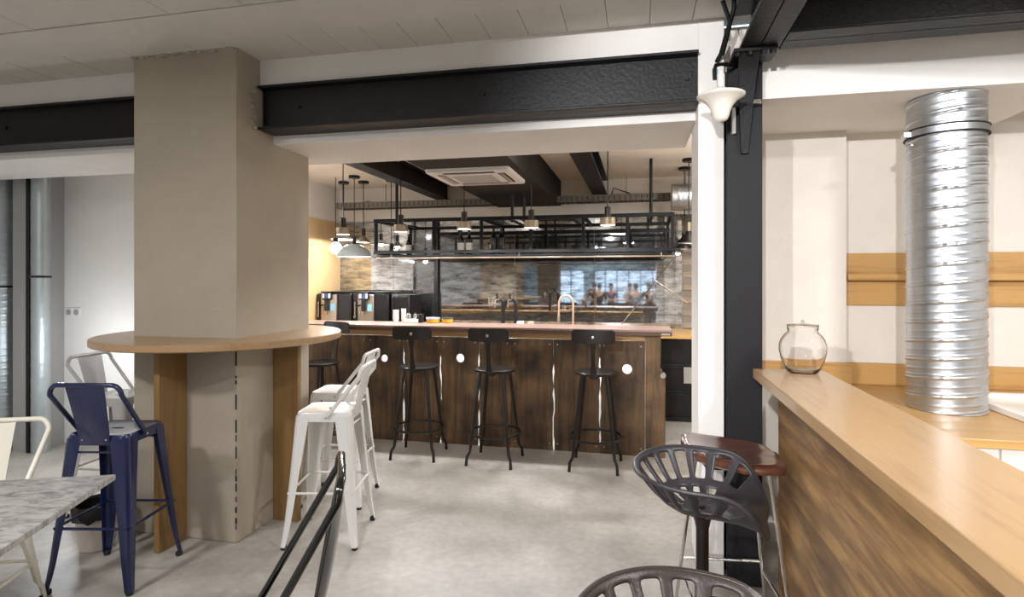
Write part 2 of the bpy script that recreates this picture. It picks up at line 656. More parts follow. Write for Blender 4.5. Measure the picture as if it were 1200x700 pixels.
# right side: two steps of plaster wall, soffit, gable over it
w1 = struct(M().box(0.60, 1.235, 3.89, 4.05, 0, 2.9).build('wall_kitchen_pier', M_pale))
struct(M().box(1.235, 3.6, 3.985, 4.12, 0, 2.9).build('wall_kitchen_back', M_pale))
struct(M().box(0.60, 2.03, YW, 3.99, 2.44, CEIL + 0.02).build('ceiling_soffit', M_white))
struct(M().box(2.03, 3.6, 3.3, 4.1, CEIL + 0.0, CEIL + 0.12).build('ceiling_kitchen', M_ceil))
struct(M().box(3.5, 3.6, -12.4, 4.1, 0, 2.9).build('wall_right', M_white))

# ------------------------------------------------------------------ plaster column
X0, X1, Y0, Y1 = -2.99, -2.278, 2.906, 3.654
pc = struct(M().box(X0, X1, Y0, Y1, 0, CEIL + 0.004).build('plaster_column', M_plaster, bevel=0.006), 'square beige plaster column rising through the round table')


# ragged plaster lip where the column meets the ceiling and the beam
def ragged(n, fn, name):
    m = M()
    for i in range(n):
        t = (i + random.uniform(-0.2, 0.2)) / n
        c = fn(max(0, min(1, t)))
        s = random.uniform(0.008, 0.022)
        m.obox(c, (s * 1.6, s * 1.2, s * random.uniform(0.6, 1.2)), Matrix.Rotation(random.uniform(0, 3), 3, random.choice('XYZ')))
    o = m.build(name, M_plaster, pc)
    o['kind'] = 'stuff'


ragged(46, lambda t: (X0 + (X1 - X0) * t, Y0 - 0.002, CEIL - 0.002), 'plaster_crumbs')
ragged(26, lambda t: (X1 + 0.004, 3.068 - random.uniform(0, 0.03), 2.44 + 0.27 * t), 'plaster_crumbs')
# open joint up the lower corner
m = M()
zz = 0.08
while zz < 1.12:
    h = random.uniform(0.008, 0.11)
    e_ = random.uniform(0.001, 0.005)
    m.box(X1 - 0.003 - e_, X1 + 0.0012, Y0 - 0.0012, Y0 + e_, zz, zz + h)
    zz += h + random.choice((0.004, 0.012, 0.03, 0.06))
m.build('corner_crack', M_rubber, pc)


# ------------------------------------------------------------------ steel beams
def ibeam(m, x0, x1, y0, y1, z0, z1, axis='x', tf=0.016, tw=0.012, web=0.5):
    if axis == 'x':
        m.box(x0, x1, y0, y1, z0, z0 + tf)
        m.box(x0, x1, y0, y1, z1 - tf, z1)
        yc = y0 + (y1 - y0) * web
        m.box(x0, x1, yc - tw / 2, yc + tw / 2, z0, z1)
    else:
        m.box(x0, x1, y0, y1, z0, z0 + tf)
        m.box(x0, x1, y0, y1, z1 - tf, z1)
        xc = x0 + (x1 - x0) * web
        m.box(xc - tw / 2, xc + tw / 2, y0, y1, z0, z1)
    return m


def bolt(parent, loc, axis, r=0.013, h=0.014):
    m = M()
    pts = [(r * math.cos(PI / 3 * k), r * math.sin(PI / 3 * k)) for k in range(6)]
    if axis == 'y':
        m.prism(pts, lambda a, b, t: (loc[0] + a, loc[1] - t, loc[2] + b), 0, h)
    else:
        m.prism(pts, lambda a, b, t: (loc[0] + a, loc[1] + b, loc[2] - t), 0, h)
    return m.build('bolt', M_black, parent)


bm_r = struct(ibeam(M(), X1 + 0.01, 0.294, 3.075, 3.26, 2.437, 2.703, web=0.35).build('steel_beam', M_black, bevel=0.003), 'black steel beam across the opening right of the column')
for bx in (-2.02, -0.86, 0.24):
    bolt(bm_r, (bx, 3.134, 2.575), 'y')
bm_l = struct(ibeam(M(), -6.4, X0 - 0.002, 3.075, 3.26, 2.437, 2.703, web=0.35).build('steel_beam', M_black, bevel=0.003), 'black steel beam left of the column')
for bx in (-4.28, -3.05):
    bolt(bm_l, (bx, 3.134, 2.575), 'y')
# steel column, beam towards the viewer, cross beam on the right
ibeam(M(), 0, 1, 0, 1, 0, 1)
sc = struct(M().box(0.425, 0.592, 3.05, 3.062, 0, 2.62).box(0.425, 0.592, 3.205, 3.217, 0, 2.62).box(0.502, 0.515, 3.061, 3.206, 0, 2.62).build('steel_column', M_blackcol, bevel=0.003), 'black steel column beside the white post')
db = struct(ibeam(M(), 0.462, 0.640, -12.0, 3.08, 2.62, CEIL, axis='y').build('steel_beam', M_black, bevel=0.003), 'black steel beam running overhead onto the steel column')
cb = struct(ibeam(M(), 0.645, 3.5, 2.75, 2.95, 2.62, CEIL, axis='x').build('steel_beam', M_black, bevel=0.003), 'black steel cross beam above the kitchen soffit')
M().box(1.62, 1.635, 2.755, 2.945, 2.634, CEIL - 0.014).build('web_stiffener', M_black, cb)
M().box(1.635, 1.80, 2.825, 2.843, 2.634, CEIL - 0.014).build('web_plate', M_black, cb)
# haunch bracket between column and beam
hb = thing('haunch_bracket', 'black curved haunch bracket under the beam on the steel column', 'bracket', (0.508, 3.05, 2.15))
poly = []
for k in range(13):
    t = k / 12
    poly.append((-0.085 * (1 - math.sqrt(max(0, 1 - t * t))) - 0.05 * t - 0.008, t * 0.455))
prof = [(0.0, 0.0)] + poly + [(-0.15, 0.468), (0.0, 0.468)]
M().prism(prof, lambda a, b, t: (t, a, b), -0.012, 0.012).build('web_plate', M_black, hb)
m = M()
loops = []
for a, b in poly:
    w_ = 0.018 + 0.030 * (b / 0.455)
    loops.append([(-w_, a - 0.007, b), (w_, a - 0.007, b), (w_, a + 0.007, b), (-w_, a + 0.007, b)])
m.loft(loops)
m.build('curved_flange', M_black, hb, bevel=0.003)
M().box(-0.075, 0.12, -0.17, 0.0, 0.452, 0.4695).build('top_plate', M_black, hb, bevel=0.003)
for bx in (-0.055, 0.0, 0.06, 0.1):
    bolt(hb, (bx, -0.15, 0.452), 'z', 0.014, 0.016)
M().box(0.03, 0.07, -0.055, -0.02, 0.235, 0.258).build('clamp', M_chrome, hb, bevel=0.003)
M().box(-0.062, -0.044, -0.03, 0.02, 0.10, 0.23).build('side_clip', M_greymetal, hb, bevel=0.003)

# ------------------------------------------------------------------ porcelain bell lamp on the bracket
bl_k = 0.80
bl = thing('wall_lamp', 'white porcelain bell shaped lamp hung from black conduit at the steel column', 'lamp', (0.372, 2.86, 2.27))
pr = [(0.0, 0.0), (0.018, 0.002), (0.030, 0.012), (0.037, 0.03), (0.043, 0.06), (0.054, 0.092), (0.072, 0.12), (0.096, 0.14), (0.108, 0.148), (0.109, 0.156), (0.104, 0.16), (0.07, 0.162), (0.0, 0.163)]
M().lathe([(a, b * bl_k) for a, b in pr], 40).build('shade', M_porc, bl, sharp=60)
M().lathe([(0.03, 0.128), (0.03, 0.15), (0.018, 0.165), (0.018, 0.22), (0.012, 0.235)], 20).build('socket', M_plastic, bl)
M().tube([(-0.012, 0.01, 0.20), (-0.022, 0.012, 0.225), (-0.02, 0.0, 0.25)], 0.006, 8).build('blue_wire', plain('teal_wire', rgb(30, 110, 140), 0.4), bl)
M().tube([(-0.028, 0.0, 0.20), (-0.03, 0.0, 0.245), (-0.02, 0.02, 0.275), (0.01, 0.06, 0.292), (0.07, 0.14, 0.312), (0.115, 0.185, 0.33)], 0.009, 10).build('conduit', M_black, bl)

# black cables by the ceiling over the white post
cg = thing('cable_bundle', 'black cables coming down the top of the white post', 'cable', (0.40, 3.09, 2.55))
M().tube([(-0.012, -0.17, 0.318), (0.005, -0.15, 0.28), (0.028, -0.12, 0.235), (0.012, -0.06, 0.17), (0.0, -0.012, 0.12), (-0.018, 0.012, 0.09)], 0.011, 8).build('cable', M_black, cg)
M().tube([(0.04, -0.17, 0.318), (0.042, -0.15, 0.28), (0.03, -0.115, 0.23), (0.018, -0.06, 0.165), (0.006, -0.012, 0.115)], 0.011, 8).build('cable', M_black, cg)


# ------------------------------------------------------------------ spiral ducts
def spiral(m, r, z0, z1, pitch, ridge=0.004, n=64, rows=8, cut=None, horizontal=None):
    nz = max(2, int((z1 - z0) / pitch * rows))
    loops = []
    for i in range(nz + 1):
        z = z0 + (z1 - z0) * i / nz
        l = []
        for k in range(n):
            a = 2 * PI * k / n
            ph = (z / pitch - k / n) % 1.0
            b = ridge * (max(0.0, 1 - abs(ph - 0.2) / 0.085) + 0.6 * max(0.0, 1 - abs(ph - 0.36) / 0.07) + 0.35 * max(0.0, 1 - abs(ph - 0.72) / 0.07))
            rr = r + b
            if horizontal:
                l.append((z, rr * math.cos(a), rr * math.sin(a)))
            else:
                l.append((rr * math.cos(a), rr * math.sin(a), z))
        loops.append(l)
    return m.loft(loops, True)


kd = thing('spiral_duct', 'shiny galvanised spiral duct standing on the kitchen worktop', 'duct', (1.51, 3.32, 0.875))
spiral(M(), 0.167, 0.0, 1.562, 0.092, 0.0055, 72, 22).build('duct_tube', M_galv, kd, sharp=50)
M().lathe([(0.169, 1.37), (0.176, 1.372), (0.176, 1.402), (0.169, 1.404)], 64, cap=False).build('clamp_ring', M_galv, kd)
for zz in (1.368, 1.406):
    M().tube([(0.176 * math.cos(2 * PI * k / 48), 0.176 * math.sin(2 * PI * k / 48), zz) for k in range(49)], 0.0042, 6, cap=False).build('gasket', M_rubber, kd)
M().box(-0.205, -0.168, -0.04, -0.01, 1.37, 1.40).build('clamp_lug', M_chrome, kd, bevel=0.003)
M().tube([(-0.168, -0.05, 1.33), (-0.2, -0.06, 1.325)], 0.006, 8).build('screw', M_chrome, kd)

ld = thing('spiral_duct', 'fat galvanised duct standing upright in the left alcove', 'duct', (-5.73, 4.12, 0))
spiral(M(), 0.205, 0.0, 2.62, 0.06, 0.004, 64, 6).build('duct_tube', M_galv2, ld, sharp=50)
M().lathe([(0.207, 1.45), (0.214, 1.452), (0.214, 1.468), (0.207, 1.47)], 48, cap=False).build('clamp_ring', M_dark, ld)
ld2 = thing('spiral_duct', 'slim galvanised duct between the fat duct and the shaded nib wall', 'duct', (-5.16, 4.06, 0))
spiral(M(), 0.07, 0.0, 2.62, 0.13, 0.003, 40, 10).build('duct_tube', M_galv2, ld2, sharp=50)
M().lathe([(0.073, 1.54), (0.078, 1.542), (0.078, 1.556), (0.073, 1.558)], 40, cap=False).build('clamp_ring', M_dark, ld2)
M().tube([(-0.095, -0.03, 0.0), (-0.095, -0.03, 2.62)], 0.02, 12).build('black_pipe', M_black, ld2)

# wall outlet
wo = thing('wall_outlet', 'white double wall socket on the white wall left of the column', 'outlet', (-5.149, 4.35, 1.22))
for k in (-1, 1):
    p_ = M().box(-0.042 + k * 0.043, 0.042 + k * 0.043, -0.010, 0.0, -0.042, 0.042).build('cover_plate', M_plastic, wo, bevel=0.004)
    M().prism([(0.026 * math.cos(PI / 8 * i), 0.026 * math.sin(PI / 8 * i)) for i in range(16)], lambda a, b, t: (k * 0.043 + a, -0.010 - t, b), 0.0, 0.004).build('socket_well', M_grey, p_)

# ------------------------------------------------------------------ round oak table round the column
rt = thing('round_table', 'round oak bar table fitted around the plaster column', 'table', (-2.59, 3.20, 0))
n = 72
outer = [(0.712 * math.cos(2 * PI * k / n), 0.712 * math.sin(2 * PI * k / n)) for k in range(n)]
hx0, hx1, hy0, hy1 = X0 + 2.59 - 0.001, X1 + 2.59 + 0.001, Y0 - 3.20 - 0.001, Y1 - 3.20 + 0.001


def rect_pt(a):
    c, s = math.cos(a), math.sin(a)
    t = 9
    for lim, q in ((hx1, c), (hx0, c), (hy1, s), (hy0, s)):
        if abs(q) > 1e-9 and lim / q > 0:
            t = min(t, lim / q)
    return (c * t, s * t)


angs = [2 * PI * k / n for k in range(n)] + [math.atan2(y, x) % (2 * PI) for x in (hx0, hx1) for y in (hy0, hy1)]
angs = sorted(angs)
loops = []
ri = [rect_pt(a) for a in angs]
ro = lambda r_: [(r_ * math.cos(a), r_ * math.sin(a)) for a in angs]
ZT = 1.185
m = M()
seq = [(ri, ZT - 0.042), (ro(0.705), ZT - 0.042), (ro(0.712), ZT - 0.036), (ro(0.712), ZT - 0.005), (ro(0.707), ZT), (ri, ZT), (ri, ZT - 0.042)]
m.loft([[(x, y, z) for x, y in l] for l, z in seq], cap=False)
m.build('table_top', M_tabletop, rt)
for (x0, x1, y0, y1) in ((-0.055, -0.02, -0.50, hy0 - 0.001), (-0.055, -0.02, hy1 + 0.001, 0.50), (hx1 + 0.001, 0.490, 0.045, 0.08), (-0.56, hx0 - 0.001, 0.045, 0.08)):
    M().box(x0, x1, y0, y1, 0, ZT - 0.042).build('leg', M_oakz, rt, bevel=0.003)


# ------------------------------------------------------------------ pressed steel stools and chairs
def rsq(h, r, n=5, z=0.0):
    pts = []
    for cx, cy, a0 in ((h - r, h - r, 0), (-h + r, h - r, 90), (-h + r, -h + r, 180), (h - r, -h + r, 270)):
        for k in range(n + 1):
            a = R(a0 + 90 * k / n)
            pts.append((cx + r * math.cos(a), cy + r * math.sin(a), z))
    return pts


def steel_seat(label, cat, mat, loc, rz, name='bar_stool', H=0.76, ht=0.155, hb=0.218, back=0.26, lean=0.075, attach=-0.03, wtop=0.175, group=None, plate=0.095, ringz=0.31, dish=0.010):
    t = thing(name, label, cat, loc, rz, group)
    # seat pan with handle slot and turned-down rim
    m = M()
    sl = []
    nn = 24
    rim = rsq(ht, 0.045, 5, 0)
    angs_ = [math.atan2(p[1], p[0]) for p in rim]
    slot = [(0.036 * math.copysign(abs(math.cos(a)) ** 0.7, math.cos(a)), 0.013 * math.copysign(abs(math.sin(a)) ** 0.7, math.sin(a)), H - 0.004) for a in angs_]
    mid = [(p[0] * 0.55, p[1] * 0.55, H - 0.004) for p in rim]
    edge = [(p[0] * 0.92, p[1] * 0.92, H - 0.002) for p in rim]
    lip = [(p[0] * 0.975, p[1] * 0.975, H) for p in rim]
    r1 = [(p[0], p[1], H - 0.008) for p in rim]
    r2 = [(p[0] * 1.015, p[1] * 1.015, H - 0.05) for p in rim]
    r3 = [(p[0] * 0.99, p[1] * 0.99, H - 0.05) for p in rim]
    r4 = [(p[0] * 0.95, p[1] * 0.95, H - 0.012) for p in rim]
    slot2 = [(p[0], p[1], H - 0.012) for p in slot]
    m.loft([slot2, slot, mid, edge, lip, r1, r2, r3, r4, slot2], cap=False)
    m.build('seat', mat, t)
    # legs: folded channels, wide at the top
    for sx in (-1, 1):
        for sy in (-1, 1):
            loops = []
            for z, h, w in ((H - 0.018, ht + 0.002, 0.085), (H - 0.06, ht + 0.006, 0.082), (H * 0.55, ht + (hb - ht) * 0.42, 0.06), (H * 0.2, ht + (hb - ht) * 0.75, 0.042), (0.07, ht + (hb - ht) * 0.88, 0.034), (0.016, hb, 0.03)):
                rr = min(0.03, w * 0.5)
                outer_ = [(h - w, h)]
                for k in range(6):
                    a = R(90 - 18 * k)
                    outer_.append((h - rr + rr * math.cos(a), h - rr + rr * math.sin(a)))
                outer_.append((h, h - w))
                inn = [(h - 0.004, h - w)] + [(h - rr + (rr - 0.004) * math.cos(R(90 - 18 * k)), h - rr + (rr - 0.004) * math.sin(R(90 - 18 * k))) for k in reversed(range(6))] + [(h - w, h - 0.004)]
                loops.append([(sx * x, sy * y, z) for x, y in outer_ + inn])
            lg = M().loft(loops).build('leg', mat, t)
            q = hb - 0.017
            M().lathe([(0.014, 0.0), (0.017, 0.004), (0.017, 0.02), (0.012, 0.024)], 12, (sx * q, sy * q, 0)).build('rubber_foot', M_rubber, lg)
    # foot rails and upper stays
    zr = ringz
    hr = ht + (hb - ht) * (1 - zr / H) * 0.9 - 0.006
    for a, b in (((-hr, -hr), (hr, -hr)), ((hr, -hr), (hr, hr)), ((hr, hr), (-hr, hr)), ((-hr, hr), (-hr, -hr))):
        m = M()
        m.tube([(a[0], a[1], zr), (b[0], b[1], zr)], 0.0075, 8)
        m.build('foot_rail', mat, t)
    hs = ht - 0.004
    for sy in (-1, 1):
        M().tube([(-hs, sy * hs, H - 0.085), (hs, sy * hs, H - 0.085)], 0.006, 6).build('upper_stay', mat, t)
    if back:
        yb = -ht - lean
        zt = H + back
        sidex = ht + 0.012
        pts = []
        a0 = Vector((-sidex, attach, H - 0.02))
        a1 = Vector((-wtop, yb + 0.012, zt - 0.05))
        pts += [a0, a0.lerp(a1, 0.12) + Vector((0, 0, 0.0)), a0.lerp(a1, 0.5), a1]
        for k in range(1, 6):
            a = R(180 - 90 * k / 6)
            pts.append(Vector((-wtop + 0.045 + 0.045 * math.cos(a), yb + 0.012 - 0.012 * k / 6, zt - 0.05 + 0.05 * math.sin(a))))
        pts.append(Vector((-wtop + 0.045, yb, zt)))
        full = pts + [Vector((-p.x, p.y, p.z)) for p in reversed(pts)]
        fr = M().tube(full, 0.0118, 12).build('back_frame', mat, t)
        for sx in (-1, 1):
            M().lathe([(0.008, -0.0), (0.006, 0.006), (0.0, 0.008)], 10).build('rivet', M_chrome, fr, loc=(sx * (sidex + 0.006), attach, H - 0.022)).rotation_euler = (0, sx * R(90), 0)
        # back plate, slightly dished
        loops = []
        for k in range(9):
            q = k / 8
            wv = plate * (0.78 + 0.22 * q)
            y_ = -ht - 0.004 + (yb + ht + 0.004) * (q ** 1.15)
            z_ = H - 0.045 + (zt - H + 0.045) * q
            l = []
            for j in range(7):
                u = -1 + 2 * j / 6
                l.append((u * wv, y_ - dish * (1 - u * u) * (0.4 + 0.6 * math.sin(PI * q)), z_))
            for j in reversed(range(7)):
                u = -1 + 2 * j / 6
                l.append((u * wv, y_ - dish * (1 - u * u) * (0.4 + 0.6 * math.sin(PI * q)) + 0.004, z_))
            loops.append(l)
        bp = M().loft(loops).build('back_plate', mat, t)
        for sx in (-1, 1):
            M().lathe([(0.007, 0.0), (0.005, 0.004), (0.0, 0.006)], 10).build('rivet', M_chrome, bp, loc=(sx * plate * 0.62, -ht - 0.006, H - 0.02)).rotation_euler = (R(90), 0, 0)
    return t


steel_seat('navy blue steel bar stool with low back by the marble table', 'stool', M_navy, (-2.647, 2.475, 0), R(11.5))
ws = steel_seat('nearer white steel bar stool right of the column', 'stool', M_whitemetal, (-1.81, 3.135, 0), R(102), group=None)
dup(ws, (-2.05, 3.68, 0), R(99), 'white steel bar stool half hidden behind the nearer white stool')
steel_seat('pale grey steel bar stool left of the column behind the navy stool', 'stool', M_greymetal, (-3.40, 3.20, 0), R(-84))
steel_seat('cream steel chair behind the marble table', 'chair', M_cream, (-2.89, 1.92, 0), R(22 + 180), plate=0.06, name='steel_chair', H=0.45, ht=0.175, hb=0.225, back=0.40, lean=0.10, attach=0.0, wtop=0.205, ringz=0.2)
steel_seat('glossy black steel chair seen edge-on in front of the column', 'chair', M_gloss, (-1.14, 1.49, 0), R(119), dish=0.034, plate=0.085, name='steel_chair', H=0.45, ht=0.175, hb=0.225, back=0.50, lean=0.10, attach=0.01, wtop=0.17, ringz=0.2)

# ------------------------------------------------------------------ marble table
mt = thing('marble_table', 'grey marble topped table with white steel legs', 'table', (-2.042, 1.902, 0), R(22))
M().box(-0.85, 0, -1.3, 0, 0.728, 0.75).build('marble_top', M_marble, mt, bevel=0.003)
for cx, cy in ((-0.085, -0.70), (-0.76, -0.70), (-0.085, -1.22), (-0.76, -1.22)):
    sx = 1 if cx > -0.4 else -1
    loops = []
    for z, w, d in ((0.727, 0.14, 0.0), (0.64, 0.13, 0.0), (0.50, 0.075, 0.01), (0.3, 0.045, 0.02), (0.0, 0.032, 0.03)):
        l = []
        for k in range(12):
            a = 2 * PI * k / 12
            l.append((cx + sx * d + 0.5 * w * math.copysign(abs(math.cos(a)) ** 0.6, math.cos(a)), cy + 0.5 * w * math.copysign(abs(math.sin(a)) ** 0.6, math.sin(a)), z))
        loops.append(l)
    lg = M().loft(loops).build('leg', M_cream, mt)
    M().tube([(cx + sx * 0.048, cy, 0.69), (cx + sx * 0.058, cy, 0.69)], 0.008, 10).build('screw', M_chrome, lg)
M().box(-0.80, -0.05, -0.73, -0.67, 0.66, 0.727).box(-0.80, -0.05, -1.25, -1.19, 0.66, 0.727).build('under_frame', M_cream, mt, bevel=0.004)
M().tube([(-0.05, -0.62, 0.66), (-0.03, -0.61, 0.55), (-0.02, -0.61, 0.3), (0.0, -0.61, 0.02)], 0.007, 8).build('stay', M_cream, mt)

# waste bin
wb = thing('waste_bin', 'pale waste bin with black bag behind the navy stool', 'bin', (-3.03, 2.70, 0))
M().lathe([(0.078, 0.0), (0.085, 0.004), (0.112, 0.245), (0.117, 0.25), (0.108, 0.25), (0.08, 0.02)], 32).build('bucket', plain('pinkish_plastic', rgb(206, 194, 184), 0.45), wb)
m = M()
loops = []
for z, r_ in ((0.185, 0.118), (0.20, 0.122), (0.25, 0.124), (0.262, 0.118), (0.25, 0.104), (0.12, 0.09)):
    loops.append([((r_ + (0.006 * math.sin(k * 2.7) if z < 0.21 else 0.003 * math.sin(k * 1.9))) * math.cos(2 * PI * k / 40), (r_ + 0.004 * math.sin(k * 2.1)) * math.sin(2 * PI * k / 40), z + (0.02 * math.sin(k * 0.9) if z < 0.19 else 0)) for k in range(40)])
m.loft(loops)
m.build('bin_bag', M_blackplastic, wb)


# ------------------------------------------------------------------ tractor seats
def tractor_stool(label, mat, loc, rz, seat_z):
    t = thing('tractor_stool', label, 'stool', loc, rz)
    N, K = 90, 22
    m = M()
    grid = []

    def pt(ro_, a):
        # a = 0 at the front (+y), PI at the back
        ca, sa = math.cos(a), math.sin(a)
        backness = 0.5 - 0.5 * ca
        rx = 0.245
        ry = 0.205 + 0.012 * backness
        lobes = 1.0 + 0.02 * math.exp(-((abs(a if a < PI else a - 2 * PI) - R(34)) / R(20)) ** 2) - 0.07 * math.exp(-((a if a < PI else a - 2 * PI) / R(13)) ** 2)
        ee = ro_
        aa = abs(a if a < PI else a - 2 * PI)
        q_ = max(0.0, min(1.0, (aa - R(18)) / R(60)))
        fx = 0.92 if aa > R(90) else 0.92 - 0.30 * math.sin(2 * aa)
        rise = 0.026 + 0.108 * q_ * q_ * (3 - 2 * q_) + 0.012 * backness
        x = rx * ee * math.copysign(abs(sa) ** fx, sa) * lobes
        y = ry * ee * math.copysign(abs(ca) ** fx, ca) * lobes
        h = rise * (max(0, ee - 0.18) / 0.82) ** 1.9
        # thigh lobes roll down at the very front, pommel between them
        f = max(0, ca) ** 2
        h -= f * 0.055 * max(0, ee - 0.62) ** 1.4 * 2.2
        h += 0.018 * math.exp(-((a if a < PI else a - 2 * PI) / R(14)) ** 2) * max(0, min(1, (ee - 0.3) / 0.4)) * (1 - max(0, ee - 0.8) * 3)
        if ee > 0.985:
            h -= 0.010 * (ee - 0.985) / 0.035
        return (x, y, seat_z + h)

    ros = [0.0001, 0.10, 0.20, 0.28, 0.33, 0.38, 0.44, 0.50, 0.54, 0.58, 0.62, 0.66, 0.70, 0.75, 0.80, 0.85, 0.89, 0.92, 0.95, 0.98, 1.0, 1.02]
    for ro_ in ros:
        grid.append([pt(ro_, 2 * PI * k / N) for k in range(N)])
    vs = [p for l in grid for p in l]
    fs = []
    for i in range(len(ros) - 1):
        rm = (ros[i] + ros[i + 1]) / 2
        for k in range(N):
            deg = 360 * (k + 0.5) / N
            fb = abs(deg - 180)
            hole = False
            if fb < 134 and 0.66 < rm < 0.94:
                ph = (k - 45 + 2) % 5
                hole = ph in (1, 2, 3)
            if fb < 118 and 0.34 < rm < 0.56:
                ph = (k - 45 + 2) % 6
                hole = ph in (1, 2, 3)
            if not hole:
                a, b = i * N + k, i * N + (k + 1) % N
                fs.append((a, b, b + N, a + N))
    m.add(vs, fs)
    st = m.build('seat', mat, t, sharp=80, solid=0.010, sub=1)
    # rolled rim
    rim = [Vector(pt(1.015, 2 * PI * k / N)) for k in range(N + 1)]
    M().tube(rim, 0.0075, 8, cap=False).build('rim', mat, t)
    M().tube([(0, 0, 0.02), (0, 0, seat_z - 0.006)], 0.021, 16).build('pole', M_dark, t)
    M().lathe([(0.022, seat_z - 0.06), (0.026, seat_z - 0.04), (0.035, seat_z - 0.014), (0.045, seat_z - 0.006)], 20).build('seat_bracket', M_dark, t)
    M().lathe([(0.0, seat_z + 0.004), (0.011, seat_z + 0.004), (0.011, seat_z + 0.012), (0.0, seat_z + 0.014)], 6).build('bolt', M_dark, t)
    M().lathe([(0.20, 0.0), (0.205, 0.006), (0.19, 0.02), (0.06, 0.035), (0.03, 0.05), (0.022, 0.06)], 40).build('base', M_dark, t)
    return t


tractor_stool('black pierced cast iron tractor seat stool before the wooden one', M_iron, (0.205, 2.03, 0), R(-101), 0.755)
tractor_stool('brown black tractor seat stool cut off by the bottom picture edge', M_iron2, (0.095, 1.06, 0), R(-97), 0.755)

# saddle seat stool in red-brown wood on chrome rods
sw = thing('saddle_stool', 'red brown wooden saddle stool with chrome rod legs by the counter', 'stool', (0.388, 2.66, 0), R(-84))
N = 64


def sad(ro_, a, top):
    ca, sa = math.cos(a), math.sin(a)
    ex = 0.54
    x = 0.205 * ro_ * math.copysign(abs(sa) ** ex, sa)
    y = 0.20 * ro_ * math.copysign(abs(ca) ** ex, ca)
    back = max(0, -y / 0.2)
    wing = abs(x) / 0.205
    h = 0.775 + 0.020 * wing ** 2 * (0.4 + 0.6 * (y < 0)) + 0.038 * back ** 1.6 - 0.006 * max(0, y / 0.2) ** 2
    h += 0.012 * math.exp(-(x / 0.035) ** 2) * max(0, y / 0.2)
    if top:
        return (x, y, h - 0.012 * max(0, ro_ - 0.93) / 0.07)
    return (x, y, h - 0.048 + 0.01 * max(0, ro_ - 0.85) / 0.15)


loops = []
for ro_ in (0.001, 0.2, 0.4, 0.6, 0.75, 0.87, 0.94, 0.98, 1.0):
    loops.append([sad(ro_, 2 * PI * k / N, True) for k in range(N)])
for ro_ in (1.0, 0.97, 0.9, 0.7, 0.4, 0.001):
    loops.append([sad(ro_, 2 * PI * k / N, False) for k in range(N)])
M().loft(loops).build('seat', M_seatwood, sw, sharp=60)
legs = []
for sx in (-1, 1):
    for sy in (-1, 1):
        a, b = Vector((sx * 0.125, sy * 0.12, 0.745)), Vector((sx * 0.19, sy * 0.205, 0.0))
        legs.append((a, b))
        M().tube([a, b], 0.0085, 10).build('leg', M_chrome, sw)
for i, j, q in ((0, 1, 0.70), (1, 3, 0.76), (3, 2, 0.70), (2, 0, 0.76)):
    M().tube([legs[i][0].lerp(legs[i][1], q), legs[j][0].lerp(legs[j][1], q)], 0.007, 8).build('stretcher', M_chrome, sw)
M().box(-0.14, 0.14, -0.135, 0.135, 0.738, 0.748).build('mount_plate', M_dark, sw, bevel=0.003)

# ------------------------------------------------------------------ high oak counter on the right
hc = thing('high_counter', 'high oak counter with walnut front panel at the right', 'counter', (0.53, 2.95, 0))
M().box(0, 0.308, -4.2, 0, 1.055, 1.10).build('counter_top', M_oaky, hc, bevel=0.003)
M().box(0.098, 0.118, -4.15, -0.07, 0.0, 1.055).build('front_panel', M_walnut, hc)
M().box(0.118, 0.30, -4.15, -0.07, 0.0, 1.054).build('counter_body', M_pale, hc)

# glass jar with lid
gj = thing('glass_jar', 'clear glass jar with lid on the far end of the high counter', 'jar', (0.727, 2.862, 1.1003))
outp = [(0.0, 0.0), (0.058, 0.0), (0.066, 0.006), (0.078, 0.03), (0.094, 0.07), (0.101, 0.105), (0.100, 0.13), (0.092, 0.155), (0.078, 0.175), (0.066, 0.186), (0.063, 0.192), (0.066, 0.204), (0.067, 0.21)]
inp = [(0.063, 0.21), (0.06, 0.2), (0.058, 0.19), (0.062, 0.184), (0.074, 0.172), (0.088, 0.152), (0.096, 0.13), (0.097, 0.105), (0.09, 0.07), (0.074, 0.03), (0.06, 0.010), (0.0, 0.008)]
M().lathe(outp + inp, 48, cap=False).build('jar_body', M_glass, gj, sharp=60)
M().lathe([(0.0, 0.2125), (0.066, 0.2125), (0.068, 0.216), (0.066, 0.221), (0.03, 0.225), (0.008, 0.227), (0.005, 0.234), (0.007, 0.238), (0.004, 0.241), (0.0, 0.241)], 40, cap=False).build('lid', M_glass, gj, sharp=60)

# ------------------------------------------------------------------ kitchen side: worktop, sink, boards
kw = thing('kitchen_worktop', 'low oak kitchen worktop behind the high counter', 'worktop', (0.85, 2.72, 0))
M().prism([(0, 0), (2.4, 0), (2.4, 1.262), (0.388, 1.262), (0.388, 1.166), (0, 1.166)], lambda a, b, t: (a, b, t), 0.835, 0.873).build('work_surface', M_oakx, kw, bevel=0.003)
for k in range(4):
    M().box(0.02 + k * 0.59, 0.60 + k * 0.59, 0.04, 0.06, 0.10, 0.83).build('cabinet_door', M_white, kw, bevel=0.003)
M().box(0, 2.4, 0.06, 1.16, 0.0, 0.834).build('cabinet_body', M_white, kw)
sk = thing('kitchen_sink', 'white ceramic sink with raised rim set on the kitchen worktop', 'sink', (1.71, 3.05, 0.8735))
m = M()
o_ = [(0, 0), (0.75, 0), (0.75, 0.62), (0, 0.62)]
i1 = [(0.045, 0.045), (0.705, 0.045), (0.705, 0.575), (0.045, 0.575)]
seq = [(o_, 0.0), (o_, 0.035), (i1, 0.035), (i1, 0.008)]
m.loft([[(x, y, z) for x, y in l] for l, z in seq])
m.build('basin', M_porc, sk, bevel=0.006)

